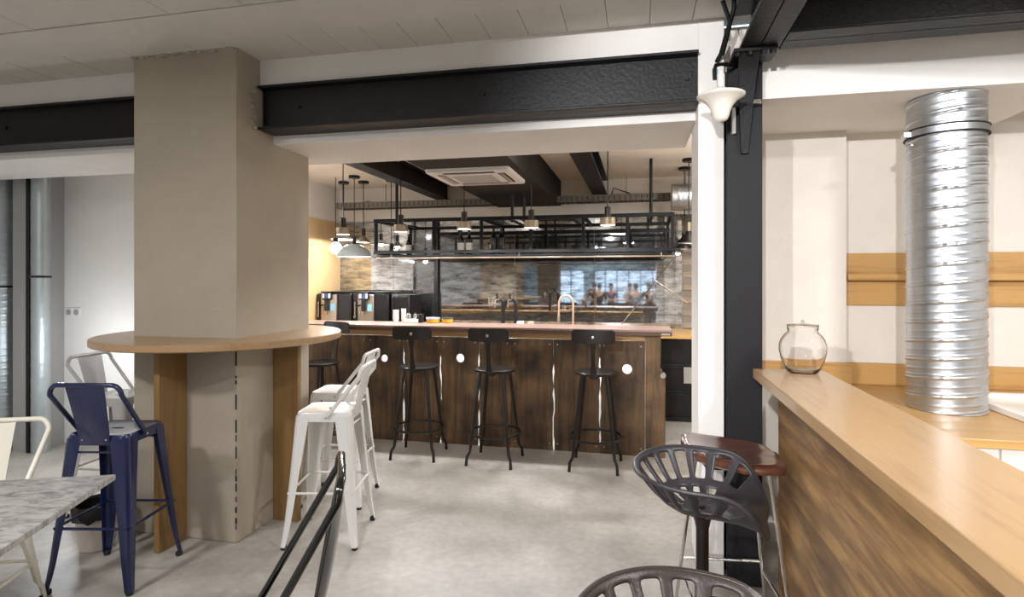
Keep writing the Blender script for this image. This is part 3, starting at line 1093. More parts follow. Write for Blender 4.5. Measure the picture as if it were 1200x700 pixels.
# upper board with a spice ledge, on the back wall
ub = thing('wall_board_shelf', 'oak wall board with a narrow ledge behind the kitchen duct', 'shelf', (1.245, 3.985, 1.365))
M().box(0, 2.2, -0.018, 0, 0, 0.148).build('lower_board', M_oakx, ub, bevel=0.002)
M().box(0, 2.2, -0.018, 0, 0.152, 0.325).build('upper_board', M_oakx, ub, bevel=0.002)
M().prism([(-0.018, 0.150), (-0.10, 0.158), (-0.10, 0.195), (-0.085, 0.195), (-0.080, 0.172), (-0.018, 0.168)], lambda a, b, t: (t, a, b), 0.0, 2.2).build('ledge', M_oakx, ub, bevel=0.002)
lb = thing('splashback_board', 'oak splashback board along the kitchen back wall', 'board', (1.245, 3.985, 0.8735))
M().box(0, 2.2, -0.02, 0, 0, 0.135).build('board', M_oakx, lb, bevel=0.002)
lb2 = thing('splashback_board', 'oak splashback board on the plaster pier behind the jar', 'board', (0.62, 3.888, 0.8735))
M().box(0, 0.635, -0.03, 0, 0, 0.145).build('board', M_oakx, lb2, bevel=0.002)

# ------------------------------------------------------------------ the bar
YB = 5.094
bar = thing('bar_counter', 'long bar counter clad in old dark planks', 'counter', (0, 0, 0))
M().box(-3.95, 0.264, 4.97, 5.43, 1.082, 1.10).build('bar_top', M_slab, bar, bevel=0.002)
M().box(-3.95, 0.262, 4.975, 5.0, 1.05, 1.082).build('top_apron', M_apron, bar, bevel=0.002)
M().box(0.232, 0.262, 5.0, 5.43, 1.05, 1.082).build('top_apron', M_apron, bar, bevel=0.002)
M().box(0.175, 0.245, 4.968, 4.975, 1.058, 1.072).build('name_plate', M_steel, bar)
M().box(-3.95, 0.05, 5.14, 5.78, 1.0, 1.045).build('inner_worktop', M_oakx, bar, bevel=0.003)
for k in range(5):
    M().box(-3.6 + k * 0.88, -3.56 + k * 0.88, 5.22, 5.26, 1.045, 1.0825).build('top_support', M_dark, bar)
M().box(-3.95, 0.045, 5.112, 5.139, 0.992, 1.046).build('front_rail', M_oakx, bar, bevel=0.002)
M().box(-3.9, 0.06, 5.52, 5.54, 0.0, 1.0).build('inner_back', M_white, bar)
seams = [-3.95, -3.66, -3.29, -2.93, -2.556, -2.183, -1.814, -1.443, -1.139, -0.752, -0.342, 0.044]
holes = {4: (-2.377, 0.774, 0.034), 6: (-1.623, 0.797, 0.040), 10: (-0.108, 0.746, 0.042)}
gaps = {4: 0.007, 5: 0.021, 6: 0.021, 7: 0.018, 8: 0.003, 9: 0.018, 10: 0.018}
for i in range(len(seams) - 1):
    gl_, gr_ = gaps.get(i, 0.003), gaps.get(i + 1, 0.003)
    zs = [0.0 + 0.99 * k / 14 for k in range(15)]
    random.seed(100 + i)

    def wob(g, k):
        z = zs[k]
        q = 1.0 if z < 0.72 else max(0.15, 1 - (z - 0.72) * 5)
        return max(0.0004, g / 2 * q * random.choice((1.3, 1.1, 0.9, 0.1, 0.1, 1.2)))
    xl = [seams[i] + wob(gl_, k) for k in range(15)]
    xr = [seams[i + 1] - wob(gr_, k) for k in range(15)]
    m = M()
    T = 0.026
    off = random.uniform(-0.003, 0.003)
    yf, yk = YB + off, YB + T
    if i in holes:
        hx, hz, hr_ = holes[i]
        # front and back faces as rings from outline to hole
        nx_ = 9
        outl = [(xl[k], zs[k]) for k in range(15)] + [(xl[14] + (xr[14] - xl[14]) * q_ / nx_, zs[14]) for q_ in range(1, nx_)] + [(xr[k], zs[k]) for k in reversed(range(15))] + [(xr[0] + (xl[0] - xr[0]) * q_ / nx_, zs[0]) for q_ in range(1, nx_)]
        angl = [math.atan2(z - hz, x - hx) for x, z in outl]
        hole = [(hx + hr_ * math.cos(a), hz + hr_ * math.sin(a)) for a in angl]
        # extra hole rings keep the rim round
        for j, (x, z) in enumerate(outl):
            pass
        seqp = [(outl, yf), (hole, yf), (hole, yk), (outl, yk), (outl, yf)]
        m.loft([[(x, yy, z) for x, z in l] for l, yy in seqp], cap=False)
    else:
        outl = [(xl[k], zs[k]) for k in range(15)] + [(xr[k], zs[k]) for k in reversed(range(15))]
        m.prism(outl, lambda a, b, t: (a, t, b), yf, yk)
    pk = m.build('plank', M_plank, bar, bevel=0.0015, seg=1)
    for sx in (seams[i] + 0.035, seams[i + 1] - 0.035):
        for zz in (0.945, 0.06):
            M().lathe([(0.0075, 0), (0.006, 0.003), (0.0, 0.004)], 8).build('screw', M_steel, pk, loc=(sx, yf, zz)).rotation_euler = (R(90), 0, 0)
random.seed(21)
# round end post with a notch
pe = [(0.046, 0), (0.212, 0), (0.212, 0.70), (0.168, 0.712), (0.172, 0.80), (0.176, 0.9), (0.176, 1.05), (0.046, 1.05)]
M().prism(pe, lambda a, b, t: (a, t, b), 5.075, 5.12).build('end_board', M_plank, bar, bevel=0.003)
M().box(0.14, 0.20, 5.12, 5.50, 0.0, 0.70).box(0.14, 0.17, 5.12, 5.50, 0.70, 1.05).build('end_panel', M_plank, bar, bevel=0.003)
M().lathe([(0.020, 0), (0.024, 0.004), (0.024, 0.05), (0.0, 0.05)], 16).build('end_knob', M_steel, bar, loc=(0.192, 5.075, 0.712)).rotation_euler = (R(90), 0, 0)
# led strip lights the hollow of the bar
M().box(-3.8, 0.0, 5.30, 5.33, 0.985, 0.999).build('led_strip', M_bulbw, bar)
for k in range(4):
    lamp('bar_inner_lamp', 'AREA', (-3.2 + k * 0.95, 5.32, 0.975), 9, (0.80, 0.89, 1.0), 0.25, (0, 0, 0))

# small things on the bar
for i, (x, y, h, r0, lab) in enumerate(((-2.353, 5.307, 0.125, 0.026, 'shorter white paper cup stack at left on the bar'), (-2.285, 5.34, 0.135, 0.022, 'taller white paper cup stack on the bar'))):
    t = thing('paper_cup_stack', lab, 'cups', (x, y, 1.1005), 0, 'paper cup stacks on the bar')
    nC = 5
    for k in range(nC):
        z = h * k / (nC + 1.2)
        M().lathe([(r0 * 0.85, z), (r0 * 1.1, z + h * 0.32), (r0 * 1.16, z + h * 0.325), (r0 * 1.1, z + h * 0.34), (r0 * 0.8, z + 0.01)], 20).build('cup', M_paper, t)
M_yel = plain('yellow_tub', rgb(226, 172, 40), 0.45, var=0.2, vscale=30)
for x, y, lab, r0, mm in ((-1.985, 5.36, 'yellow tub with pale blue lid on the bar', 0.062, rgb(150, 170, 200)), (-1.845, 5.385, 'yellow tub with dark lid on the bar', 0.05, rgb(60, 62, 60))):
    t = thing('food_tub', lab, 'tub', (x, y, 1.1005))
    M().lathe([(r0 * 0.85, 0), (r0, 0.004), (r0 * 1.1, 0.036), (r0 * 1.1, 0.038)], 28).build('tub', M_yel, t)
    M().lathe([(r0 * 1.14, 0.036), (r0 * 1.14, 0.046), (r0 * 1.05, 0.05)], 28).build('lid', plain('tub_lid', mm, 0.4), t)
t = thing('sugar_caddy', 'small white and steel caddy of dispensers on the bar', 'caddy', (-2.19, 5.33, 1.1005))
M().box(-0.07, 0.07, -0.04, 0.04, 0, 0.035).build('tray', M_paper, t, bevel=0.006)
for k in (-0.035, 0.035):
    M().lathe([(0.026, 0.035), (0.026, 0.075), (0.02, 0.085), (0.008, 0.09), (0.008, 0.098)], 20).build('dispenser', M_chrome, t, loc=(k, 0, 0))
M().box(0.075, 0.11, -0.03, 0.03, 0, 0.085).build('holder', M_blackplastic, t, bevel=0.005)
# beer taps and sink tap on the inner worktop
tp = None
for x, lab in ((-1.335, 'left black beer tap column behind the bar'), (-1.205, 'right black beer tap column behind the bar')):
    t = thing('beer_tap', lab, 'tap', (x, 5.60, 1.0455), 0, 'black beer taps')
    M().tube([(0, 0, 0), (0, 0, 0.23), (-0.006, 0, 0.265), (-0.03, -0.01, 0.285)], [0.022, 0.022, 0.022, 0.02], 16).build('column', M_blackplastic, t)
    M().tube([(-0.035, -0.01, 0.282), (-0.07, -0.02, 0.275), (-0.078, -0.022, 0.20)], 0.009, 10).build('spout', M_chrome, t)
    M().tube([(-0.055, -0.015, 0.285), (-0.06, -0.015, 0.34)], [0.007, 0.011], 10).build('handle', M_dark, t)
t = thing('sink_tap', 'tall arched rose steel tap behind the bar', 'tap', (-0.64, 5.65, 1.0455))
pts = [(0, 0, 0), (0, 0, 0.24)]
for k in range(1, 13):
    a = R(180 * k / 12)
    pts.append((-0.07 + 0.07 * math.cos(a), 0, 0.24 + 0.085 * math.sin(a)))
pts += [(-0.142, 0, 0.12), (-0.144, 0, 0.09)]
M().tube(pts, 0.0095, 12).build('arch', plain('rose_steel', rgb(214, 186, 166), 0.3, metal=0.7), t)
M().tube([(-0.143, 0, 0.12), (-0.145, 0, 0.06)], 0.014, 12).build('spray_head', M_steel, t)
M().tube([(-0.14, 0, 0.18), (0, 0, 0.18)], 0.004, 8).build('stay', M_steel, t)
for x, lab, mm, w in ((-1.135, 'small white carton behind the bar near the taps', M_paper, 0.06), (-1.03, 'small beige carton behind the bar near the taps', plain('beige_card', rgb(186, 170, 148), 0.7), 0.055)):
    t = tag(M().box(x - w / 2, x + w / 2, 5.46, 5.52, 1.0452, 1.118).build('carton', mm, bevel=0.003), lab, 'carton')

# ------------------------------------------------------------------ bar stools with T backs
bs = thing('bar_stool', 'gunmetal bar stool with T back, leftmost of three at the plank bar', 'stool', (-1.876, 4.72, 0), R(3), 'gunmetal T back stools at the bar')
M().lathe([(0.0, 0.772), (0.06, 0.771), (0.15, 0.777), (0.166, 0.779), (0.172, 0.775), (0.172, 0.758), (0.166, 0.755), (0.1, 0.757), (0.0, 0.757)], 40, cap=False).build('seat', M_dark, bs)
for sx in (-1, 1):
    for sy in (-1, 1):
        a = 0.098
        M().tube([(sx * a, sy * a, 0.757), (sx * (a + 0.008), sy * (a + 0.008), 0.70), (sx * 0.158, sy * 0.158, 0.17), (sx * 0.165, sy * 0.165, 0.11), (sx * 0.185, sy * 0.185, 0.07), (sx * 0.19, sy * 0.19, 0.0)], [0.013, 0.015, 0.0125, 0.012, 0.012, 0.013], 10).build('leg', M_dark, bs)
ring = [(0.212 * math.cos(2 * PI * k / 40), 0.212 * math.sin(2 * PI * k / 40), 0.245) for k in range(41)]
M().tube(ring, 0.0105, 8, cap=False).build('foot_ring', M_dark, bs)
loops = []
for q, w in ((0, 0.030), (0.15, 0.026), (0.4, 0.017), (0.7, 0.016), (0.9, 0.024), (1.0, 0.034)):
    y_ = -0.155 - 0.035 * math.sin(q * PI * 0.5) - 0.01 * q
    z_ = 0.735 + 0.30 * q
    loops.append([(-w, y_ - 0.006, z_), (w, y_ - 0.006, z_), (w, y_ + 0.006, z_), (-w, y_ + 0.006, z_)])
M().loft(loops).build('back_post', M_dark, bs, bevel=0.003)
M().box(-0.028, 0.028, -0.165, -0.05, 0.735, 0.757).build('post_bracket', M_dark, bs, bevel=0.003)
loops = []
for k in range(17):
    u = -1 + k / 8
    x = 0.172 * math.sin(u * 0.9) / math.sin(0.9)
    y_ = -0.205 + 0.05 * (1 - math.cos(u * 0.9))
    hh = 0.055 * (1 - max(0, abs(u) - 0.8) ** 2 * 9)
    loops.append([(x, y_ - 0.006, 1.075 - hh), (x, y_ + 0.005, 1.075 - hh), (x, y_ + 0.005, 1.075 + hh), (x, y_ - 0.006, 1.075 + hh)])
bk = M().loft(loops).build('backrest', M_dark, bs, bevel=0.002)
M().lathe([(0.013, 0), (0.011, 0.006), (0.0, 0.008)], 16).build('bolt', M_steel, bk, loc=(0, -0.212, 1.07)).rotation_euler = (R(90), 0, 0)
dup(bs, (-1.19, 4.70, 0), R(-3), 'gunmetal bar stool with T back, middle of three at the plank bar')
dup(bs, (-0.352, 4.74, 0), R(-2), 'gunmetal bar stool with T back before the light hole at the bar end')
dup(bs, (-2.83, 4.72, 0), R(160), 'gunmetal bar stool half hidden behind the column')

# ------------------------------------------------------------------ back counter, coffee machines, mirror
bk = thing('back_counter', 'light oak back counter with black mesh cupboards', 'counter', (0, 0, 0))
M().box(-3.998, 1.298, 6.32, 7.12, 0.895, 0.935).build('counter_top', M_oakx, bk, bevel=0.003)
M().box(-3.998, 1.298, 6.42, 7.1, 0.0, 0.895).build('cupboard_body', M_blackplastic, bk)


def mesh_door(x0, x1, z0, z1, n):
    m = M()
    y = 6.385
    fr = 0.022
    m.box(x0, x1, y, y + 0.02, z0, z0 + fr).box(x0, x1, y, y + 0.02, z1 - fr, z1).box(x0, x0 + fr, y, y + 0.02, z0, z1).box(x1 - fr, x1, y, y + 0.02, z0, z1)
    d = m.build('mesh_door', M_black, bk)
    mm = M()
    s = 0.022
    w_, h_ = x1 - x0 - 2 * fr, z1 - z0 - 2 * fr
    k = -h_
    while k < w_:
        for sg in (1, -1):
            a0, a1 = max(0, k), min(w_, k + h_)
            if a1 - a0 > 0.004:
                xa, za, xb, zb = a0, a0 - k, a1, a1 - k
                if sg < 0:
                    xa, xb = w_ - xa, w_ - xb
                mm.bar((x0 + fr + xa, y + 0.01, z0 + fr + za), (x0 + fr + xb, y + 0.01, z0 + fr + zb), 0.003, 0.003)
        k += s
    o = mm.build('wire_mesh', M_dark, d)
    o['kind'] = 'stuff'


for k in range(2):
    xa = 0.15 + k * 0.575
    mesh_door(xa, xa + 0.565, 0.60, 0.885, 10)
    mesh_door(xa, xa + 0.565, 0.315, 0.595, 10)
    mesh_door(xa, xa + 0.565, 0.03, 0.31, 10)
bx = tag(M().box(0.455, 0.62, 6.36, 6.384, 0.42, 0.59).build('notice_board', plain('pale_grille', rgb(165, 160, 152), 0.5, bump=0.5, bscale=120, var=0.4, vscale=120), bevel=0.002), 'pale perforated panel on the black mesh cupboard', 'panel')


def coffee_machine(x0, lab):
    t = thing('coffee_machine', lab, 'coffee machine', (x0, 6.52, 0.9355), 0, 'coffee machines')
    M().box(0, 0.46, 0.03, 0.42, 0.0, 0.415).build('body', M_blackplastic, t, bevel=0.008)
    M().box(0.065, 0.275, 0.0, 0.04, 0.045, 0.40).build('front_panel', M_steel, t, bevel=0.004)
    M().box(0.0, 0.06, 0.01, 0.04, 0.02, 0.405).build('side_strip', M_blackplastic, t, bevel=0.004)
    h = M().tube([(0.03, -0.005, 0.12), (0.03, -0.005, 0.31)], 0.008, 10).build('handle', M_chrome, t)
    M().lathe([(0.0, 0), (0.014, 0.002), (0.014, 0.02), (0.0, 0.024)], 14).build('knob', M_chrome, t, loc=(0.03, -0.02, 0.115))
    sc_ = M().box(0.09, 0.215, -0.03, 0.0, 0.335, 0.425).build('display', M_blackplastic, t, bevel=0.004)
    for k, mm in ((0.113, M_paper), (0.155, plain('blue_screen', rgb(60, 84, 150), 0.3)), (0.195, M_paper)):
        M().box(k - 0.014, k + 0.014, -0.033, -0.029, 0.355, 0.41).build('screen_field', mm, sc_)
    sp = M().box(0.135, 0.172, -0.05, 0.0, 0.20, 0.335).build('spout_block', M_blackplastic, t, bevel=0.005)
    for k in (0.142, 0.165):
        M().tube([(k, -0.035, 0.20), (k, -0.035, 0.15)], 0.007, 8).build('nozzle', M_chrome, sp)
    M().tube([(0.10, -0.01, 0.27), (0.10, -0.05, 0.265)], 0.013, 10).build('steam_knob', M_blackplastic, t)
    M().tube([(0.105, -0.02, 0.25), (0.105, -0.025, 0.15)], 0.006, 8).build('steam_wand', M_chrome, t)
    M().box(0.195, 0.25, -0.003, 0.001, 0.20, 0.285).build('sticker', plain('light_blue_sticker', rgb(130, 190, 215), 0.6), t)
    M().box(0.07, 0.27, -0.06, 0.01, 0.0, 0.035).build('drip_tray', M_steel, t, bevel=0.003)
    M().box(0.04, 0.45, 0.02, 0.42, 0.425, 0.437).build('top_tray', M_blackplastic, t, bevel=0.005)
    for k in (0.1, 0.4):
        M().box(k - 0.01, k + 0.01, 0.05, 0.36, 0.414, 0.426).build('tray_foot', M_blackplastic, t)
    return t


cm = coffee_machine(-3.96, 'left coffee machine against the lit wood panel')
dup(cm, (-3.46, 6.52, 0.9355), 0, 'right coffee machine beside the black grinder box')
t = thing('milk_cooler', 'plain black box cooler right of the coffee machines', 'cooler', (-2.97, 6.56, 0.9355))
M().box(0, 0.24, 0, 0.38, 0, 0.40).build('body', M_blackplastic, t, bevel=0.008)
M().box(0.01, 0.23, -0.012, 0.0, 0.02, 0.38).build('door', M_blackplastic, t, bevel=0.004)
M().tube([(0.03, -0.02, 0.15), (0.03, -0.02, 0.3)], 0.006, 8).build('handle', M_dark, t)

# wood side panel of the bar alcove
sp = thing('wood_wall_panel', 'light wood panel on the bar side wall by the coffee machines', 'panel', (-4.0, 6.2, 0.936))
for k in range(5):
    M().box(0.0, 0.02, 0.001 + k * 0.186, 0.185 + k * 0.186, 0, 1.355).build('panel_board', M_panelwood, sp, bevel=0.0015, seg=1)

# mirror along the back wall
mr = thing('bar_mirror', 'large clouded mirror covering the back wall of the bar', 'mirror', (0, 7.15, 0.936))
mxs = [-3.98, -3.2, -2.615, -2.56, -1.55, -0.55, 0.49]
for k in range(len(mxs) - 1):
    if k == 2:
        M().box(mxs[k], mxs[k + 1], -0.06, 0, 0, 1.365).build('divider_post', M_black, mr)
        continue
    M().box(mxs[k] + 0.002, mxs[k + 1] - 0.002, -0.014, 0, 0, 1.365).build('mirror_pane', M_mirror, mr, bevel=0.001, seg=1)
# brick strip right of the mirror
M_brick = plain('grey_brown_brick', rgb(150, 134, 118), 0.85, bump=0.3, bscale=40, var=0.35, vscale=9)
bwall = struct(M().box(0.492, 1.3, 7.135, 7.15, 0.936, 2.3).build('wall_bar_brick', plain('mortar', rgb(120, 112, 102), 0.9)))
pb = None
for row in range(18):
    for c in range(4):
        x = 0.492 + c * 0.21 + (0.105 if row % 2 else 0)
        if x + 0.2 > 1.3:
            continue
        if pb is None:
            pb = M().box(0, 0.198, -0.012, 0, 0, 0.064).build('brick', M_brick, bwall, bevel=0.004, seg=1)
            o = pb
        else:
            o = share(pb, bwall)
        o.location = (x + 0.004, 7.135 - random.uniform(0, 0.004), 0.945 + row * 0.075)
# thin rods added before the mirror for slanting lines taken as reflections
for (a, b, lab) in (((0.40, 7.0, 1.78), (-0.22, 7.0, 0.98), 'long thin steel rod standing in for a reflected line across the mirror right end'), ((0.16, 6.98, 1.52), (0.545, 6.98, 1.25), 'short thin steel rod standing in for a reflected line crossing the long one')):
    tag(M().tube([a, b], 0.006, 8).build('reflected_line_rod', M_steel), lab, 'rod')

# ------------------------------------------------------------------ hanging bottle rack
rk = thing('bottle_rack', 'black steel hanging rack of open frames above the bar', 'rack', (0, 0, 0))
rx = [-2.78, -2.12, -1.60, -1.08, -0.55, -0.12, 0.306]
yF, yR, zb, ztp = 5.75, 6.72, 1.775, 2.154
q = 0.02


def sq(a, b, w=0.036):
    M().bar(a, b, w, w).build('frame_bar', M_rack, rk)


for y_ in (yF, yR):
    sq((rx[0] - q, y_, ztp), (rx[-1] + q, y_, ztp))
    sq((rx[0] - q, y_, zb + 0.04), (rx[-1] + q, y_, zb + 0.04), 0.034)
    for x in rx:
        if y_ == yF or x in (rx[0], rx[2], rx[3], rx[5], rx[-1]):
            sq((x, y_, zb + 0.05), (x, y_, ztp), 0.03)
for x in (rx[0], rx[2], rx[4], rx[-1]):
    sq((x, yF, ztp), (x, yR, ztp), 0.03)
    sq((x, yF, zb + 0.035), (x, yR, zb + 0.035), 0.03)
sq((rx[1], 6.3, 2.04), (rx[-1], 6.3, 2.04), 0.028)
for x in (rx[2], rx[4]):
    sq((x, 6.3, zb), (x, 6.3, 2.04), 0.028)
m = M()
k = -0.24
while k < 2.0:
    for sg in (0, 1):
        a0, a1 = max(0.0, k), min(2.0, k + 0.27)
        if a1 - a0 > 0.01:
            za, zc = a0 - k, a1 - k
            if sg:
                za, zc = 0.27 - za, 0.27 - zc
            m.bar((rx[2] + a0 - 0.0, 6.70, 1.79 + za), (rx[2] + a1, 6.70, 1.79 + zc), 0.007, 0.004)
    k += 0.022
o = m.build('back_mesh', M_rack, rk)
o['kind'] = 'stuff'
M().box(rx[0], rx[-1], yF + 0.02, 6.45, zb, zb + 0.012).build('shelf', M_rack, rk)
M().tube([(rx[0] + 0.05, yF - 0.03, zb - 0.025), (rx[-1] + 0.02, yF - 0.03, zb - 0.025)], 0.009, 8).build('lower_rail', M_steel, rk)
for x in (-2.6, -1.2, 0.2):
    M().tube([(x, yF - 0.03, zb - 0.025), (x, yF, zb + 0.02)], 0.007, 8).build('rail_clip', M_steel, rk)
for x, y_ in ((-2.65, 6.0), (-1.33, 6.0), (-1.20, 6.0), (0.11, 6.0)):
    M().tube([(x, y_, ztp - 0.02), (x, y_, BCEIL + 0.001)], 0.016, 10).build('hanger_rod', M_black, rk)
    M().bar((x, yF, ztp), (x, yR, ztp), 0.03, 0.02).build('hanger_bar', M_black, rk)
M_bott = glass('dark_green_glass', rgb(60, 70, 30), 0.05)
M_bottb = plain('black_bottle_glass', rgb(16, 15, 14), 0.12, coat=0.4)


def bottle(x, y, h, mat, lab, label_mat):
    t = thing('bottle', lab, 'bottle', (x, y, zb + 0.0125), 0, 'bottles on the hanging rack')
    r0 = h * 0.13
    M().lathe([(0.0, 0), (r0 * 0.95, 0), (r0, 0.006), (r0, h * 0.58), (r0 * 0.85, h * 0.66), (r0 * 0.42, h * 0.76), (r0 * 0.36, h * 0.95), (r0 * 0.42, h * 0.96), (r0 * 0.42, h), (0, h)], 24, cap=False).build('glass_body', mat, t)
    if label_mat:
        M().lathe([(r0 + 0.0008, h * 0.2), (r0 + 0.0012, h * 0.2), (r0 + 0.0012, h * 0.48), (r0 + 0.0008, h * 0.48)], 24, cap=False).build('paper_label', label_mat, t)
    return t


bottle(-1.88, 5.93, 0.27, M_bottb, 'black bottle with pale label, left of the rack pair', M_paper)
bottle(-1.79, 5.94, 0.27, M_bottb, 'black bottle with pale label, right of the rack pair', M_paper)
bottle(-1.515, 5.92, 0.285, M_bottb, 'dark green bottle without label, left one on the rack', None)
bottle(-1.43, 5.92, 0.285, M_bottb, 'dark green bottle without label, right one on the rack', None)
bottle(-2.50, 5.98, 0.24, M_bottb, 'lone dark bottle at the rack left end', M_paper)

# ------------------------------------------------------------------ pendant lamps
def pendant(x, y, z, lab):
    t = thing('pendant_lamp', lab, 'lamp', (x, y, z), 0, 'small cylinder pendants over the bar')
    M().lathe([(0.0, 0.002), (0.062, 0.002), (0.062, -0.001), (0.0, -0.003)], 28, cap=False).build('diffuser', M_bulb, t)
    M().lathe([(0.064, -0.002), (0.068, 0.0), (0.068, 0.062), (0.062, 0.068), (0.0, 0.068), (0.0, 0.06), (0.060, 0.058), (0.064, 0.004)], 32, cap=False).build('shade', M_brass, t)
    M().lathe([(0.02, 0.068), (0.028, 0.072), (0.028, 0.158), (0.02, 0.165), (0.0, 0.165)], 20).build('socket', M_dark, t)
    M().tube([(0, 0, 0.16), (0, 0, BCEIL - z)], 0.0055, 6).build('cable', M_blackplastic, t)
    M().lathe([(0.05, BCEIL - z - 0.025), (0.05, BCEIL - z + 0.0005), (0, BCEIL - z + 0.0005)], 20).build('canopy', M_dark, t)
    lamp('pendant_light', 'SPOT', (x, y, z - 0.012), 62, NEUT, 0.035, (0, 0, 0), R(164), 0.25)
    return t


names = ('leftmost small brass pendant over the bar, above the coffee machines', 'second small brass pendant from the left over the bar', 'third small brass pendant, left of the middle bottles', 'fourth small brass pendant below the ceiling cassette corner', 'small brass pendant nearest the white post over the bar')
for (x, z, lab) in zip((-2.866, -2.256, -1.616, -0.973, -0.28), (1.97, 1.985, 2.0, 2.0, 2.01), names):
    pendant(x, 5.2, z, lab)


def shade_lamp(x, y, z, r, h, lab, mat, glow, power, prof='cone', cable=True, stem=None, name='pendant_lamp'):
    t = thing(name, lab, 'lamp', (x, y, z))
    if prof == 'dome':
        pr_ = [(r * math.cos(R(a)), h * math.sin(R(a))) for a in range(0, 84, 7)] + [(0.03, h)]
    elif prof == 'saucer':
        pr_ = [(r, 0), (r * 0.98, 0.01), (r * 0.6, h * 0.35), (r * 0.25, h * 0.8), (0.025, h)]
    else:
        pr_ = [(r, 0), (r, 0.008), (r * 0.25, h * 0.9), (0.03, h)]
    inn = [(max(0.0, a - 0.005), max(0.001, b - 0.005)) for a, b in reversed(pr_)]
    M().lathe(pr_ + inn, 40, cap=False).build('shade', mat, t, sharp=50)
    M().lathe([(0.0, 0.034), (r * 0.5, 0.032), (r * 0.5, 0.028), (0.0, 0.026)], 32, cap=False).build('diffuser', glow, t)
    M().lathe([(0.025, h - 0.006), (0.025, h + 0.09), (0.0, h + 0.095)], 16).build('socket', stem or M_dark, t)
    M().tube([(0, 0, h + 0.08), (0, 0, BCEIL - z)], 0.005, 6).build('cable', M_blackplastic, t)
    M().lathe([(0.065, BCEIL - z - 0.03), (0.065, BCEIL - z + 0.0005), (0, BCEIL - z + 0.0005)], 24).build('canopy', M_dark, t)
    if power:
        lamp('pendant_light', 'POINT', (x, y, z + 0.008), power, WARM, 0.03)
    return t


shade_lamp(-3.63, 6.60, 2.02, 0.165, 0.07, 'white saucer shaped pendant lamp by the wood panel', M_whitemetal, M_bulb, 16, 'saucer')
shade_lamp(-3.37, 6.62, 1.985, 0.085, 0.08, 'small brass pendant lamp hanging behind the dome lamps', M_brass, M_bulb, 6, 'cone')
shade_lamp(-3.30, 6.25, 1.79, 0.20, 0.15, 'pale blue grey dome lamp over the coffee machines', plain('pale_blue_enamel', rgb(190, 208, 216), 0.35, coat=0.3), M_bulbw, 16, 'dome')
shade_lamp(-2.97, 6.56, 1.775, 0.185, 0.10, 'flat dark lamp beside the pale dome lamp', M_dark, M_bulbw, 10, 'saucer')
t = thing('globe_lamp', 'round white glowing globe lamp beside the pale dome lamp', 'lamp', (-3.56, 6.28, 1.90))
M().lathe([(0.07 * math.cos(R(a)), 0.07 * math.sin(R(a))) for a in range(-90, 91, 10)], 32, cap=False).build('globe', M_bulbw, t)
M().tube([(0, 0, 0.07), (0, 0, BCEIL - 1.90)], 0.005, 6).build('cable', M_blackplastic, t)
M().lathe([(0.03, 0.07), (0.03, 0.12), (0, 0.125)], 16).build('socket', M_dark, t)
shade_lamp(0.485, 6.1, 1.895, 0.115, 0.12, 'dark cone pendant with brass stem by the white post', M_dark, M_bulbw, 8, 'cone', stem=M_brass)
shade_lamp(0.475, 6.56, 1.86, 0.10, 0.09, 'lower dark cone pendant behind the brass stem one', M_dark, M_bulbw, 5, 'cone')

# ------------------------------------------------------------------ bar room ceiling: beams, bulkhead, cassette, tray, duct
struct(ibeam(M(), -2.53, -2.37, 3.9, 7.14, 2.535, BCEIL, axis='y').build('steel_beam', M_black, bevel=0.003), 'left black steel beam under the bar room ceiling')
struct(ibeam(M(), -0.56, -0.385, 3.9, 7.14, 2.545, BCEIL, axis='y').build('steel_beam', M_black, bevel=0.003), 'right black steel beam under the bar room ceiling')
bh = thing('ceiling_bulkhead', 'dark grey boxed bulkhead on the bar room ceiling', 'bulkhead', (-1.36, 5.5, 2.44))
M().box(-0.40, 0.40, -1.58, 1.64, 0, BCEIL - 2.44 + 0.001).build('casing', M_box, bh, bevel=0.002)
ac = thing('ceiling_cassette', 'white square air conditioning cassette on the dark bulkhead', 'air conditioner', (-1.39, 4.87, 2.439))
m = M()
h = 0.36
for l in (0,):
    a = rsq(h, 0.03, 4, 0)
o1 = [(p[0], p[1], 0.0) for p in rsq(h, 0.03, 4)]
o2 = [(p[0] * 0.985, p[1] * 0.985, -0.028) for p in rsq(h, 0.03, 4)]
m.loft([o1, o2])
m.build('panel', M_plastic, ac)
M().box(-0.19, 0.19, -0.19, 0.19, -0.034, -0.027).build('intake_grille', M_plastic, ac, bevel=0.003)
for k in range(9):
    M().box(-0.175, 0.175, -0.17 + k * 0.0415, -0.155 + k * 0.0415, -0.037, -0.033).build('grille_slat', M_greymetal, ac)
for a in range(4):
    c, s = math.cos(a * PI / 2), math.sin(a * PI / 2)
    mx = Matrix.Rotation(a * PI / 2, 3, 'Z')
    M().obox(mx @ Vector((0, -0.265, -0.0275)), (0.44, 0.06, 0.006), mx).build('air_slot', M_blackplastic, ac)
    M().obox(mx @ Vector((0, -0.262, -0.032)), (0.42, 0.036, 0.004), mx @ Matrix.Rotation(R(12), 3, 'X')).build('louvre', M_greymetal, ac)
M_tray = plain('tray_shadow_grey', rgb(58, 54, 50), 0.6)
M_tray2 = plain('tray_grey', rgb(122, 114, 104), 0.55, metal=0.3)
ct = thing('cable_tray', 'grey perforated cable tray along the bar back wall', 'cable tray', (0, 6.9, 2.44))
for y_ in (-0.1, 0.1):
    M().box(-3.85, 0.34, y_ - 0.004, y_ + 0.004, 0, 0.075).build('side_rail', M_tray2, ct)
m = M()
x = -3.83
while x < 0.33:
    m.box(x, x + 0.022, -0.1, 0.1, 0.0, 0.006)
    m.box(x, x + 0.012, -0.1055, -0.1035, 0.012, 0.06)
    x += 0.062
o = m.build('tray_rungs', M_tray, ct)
o['kind'] = 'stuff'
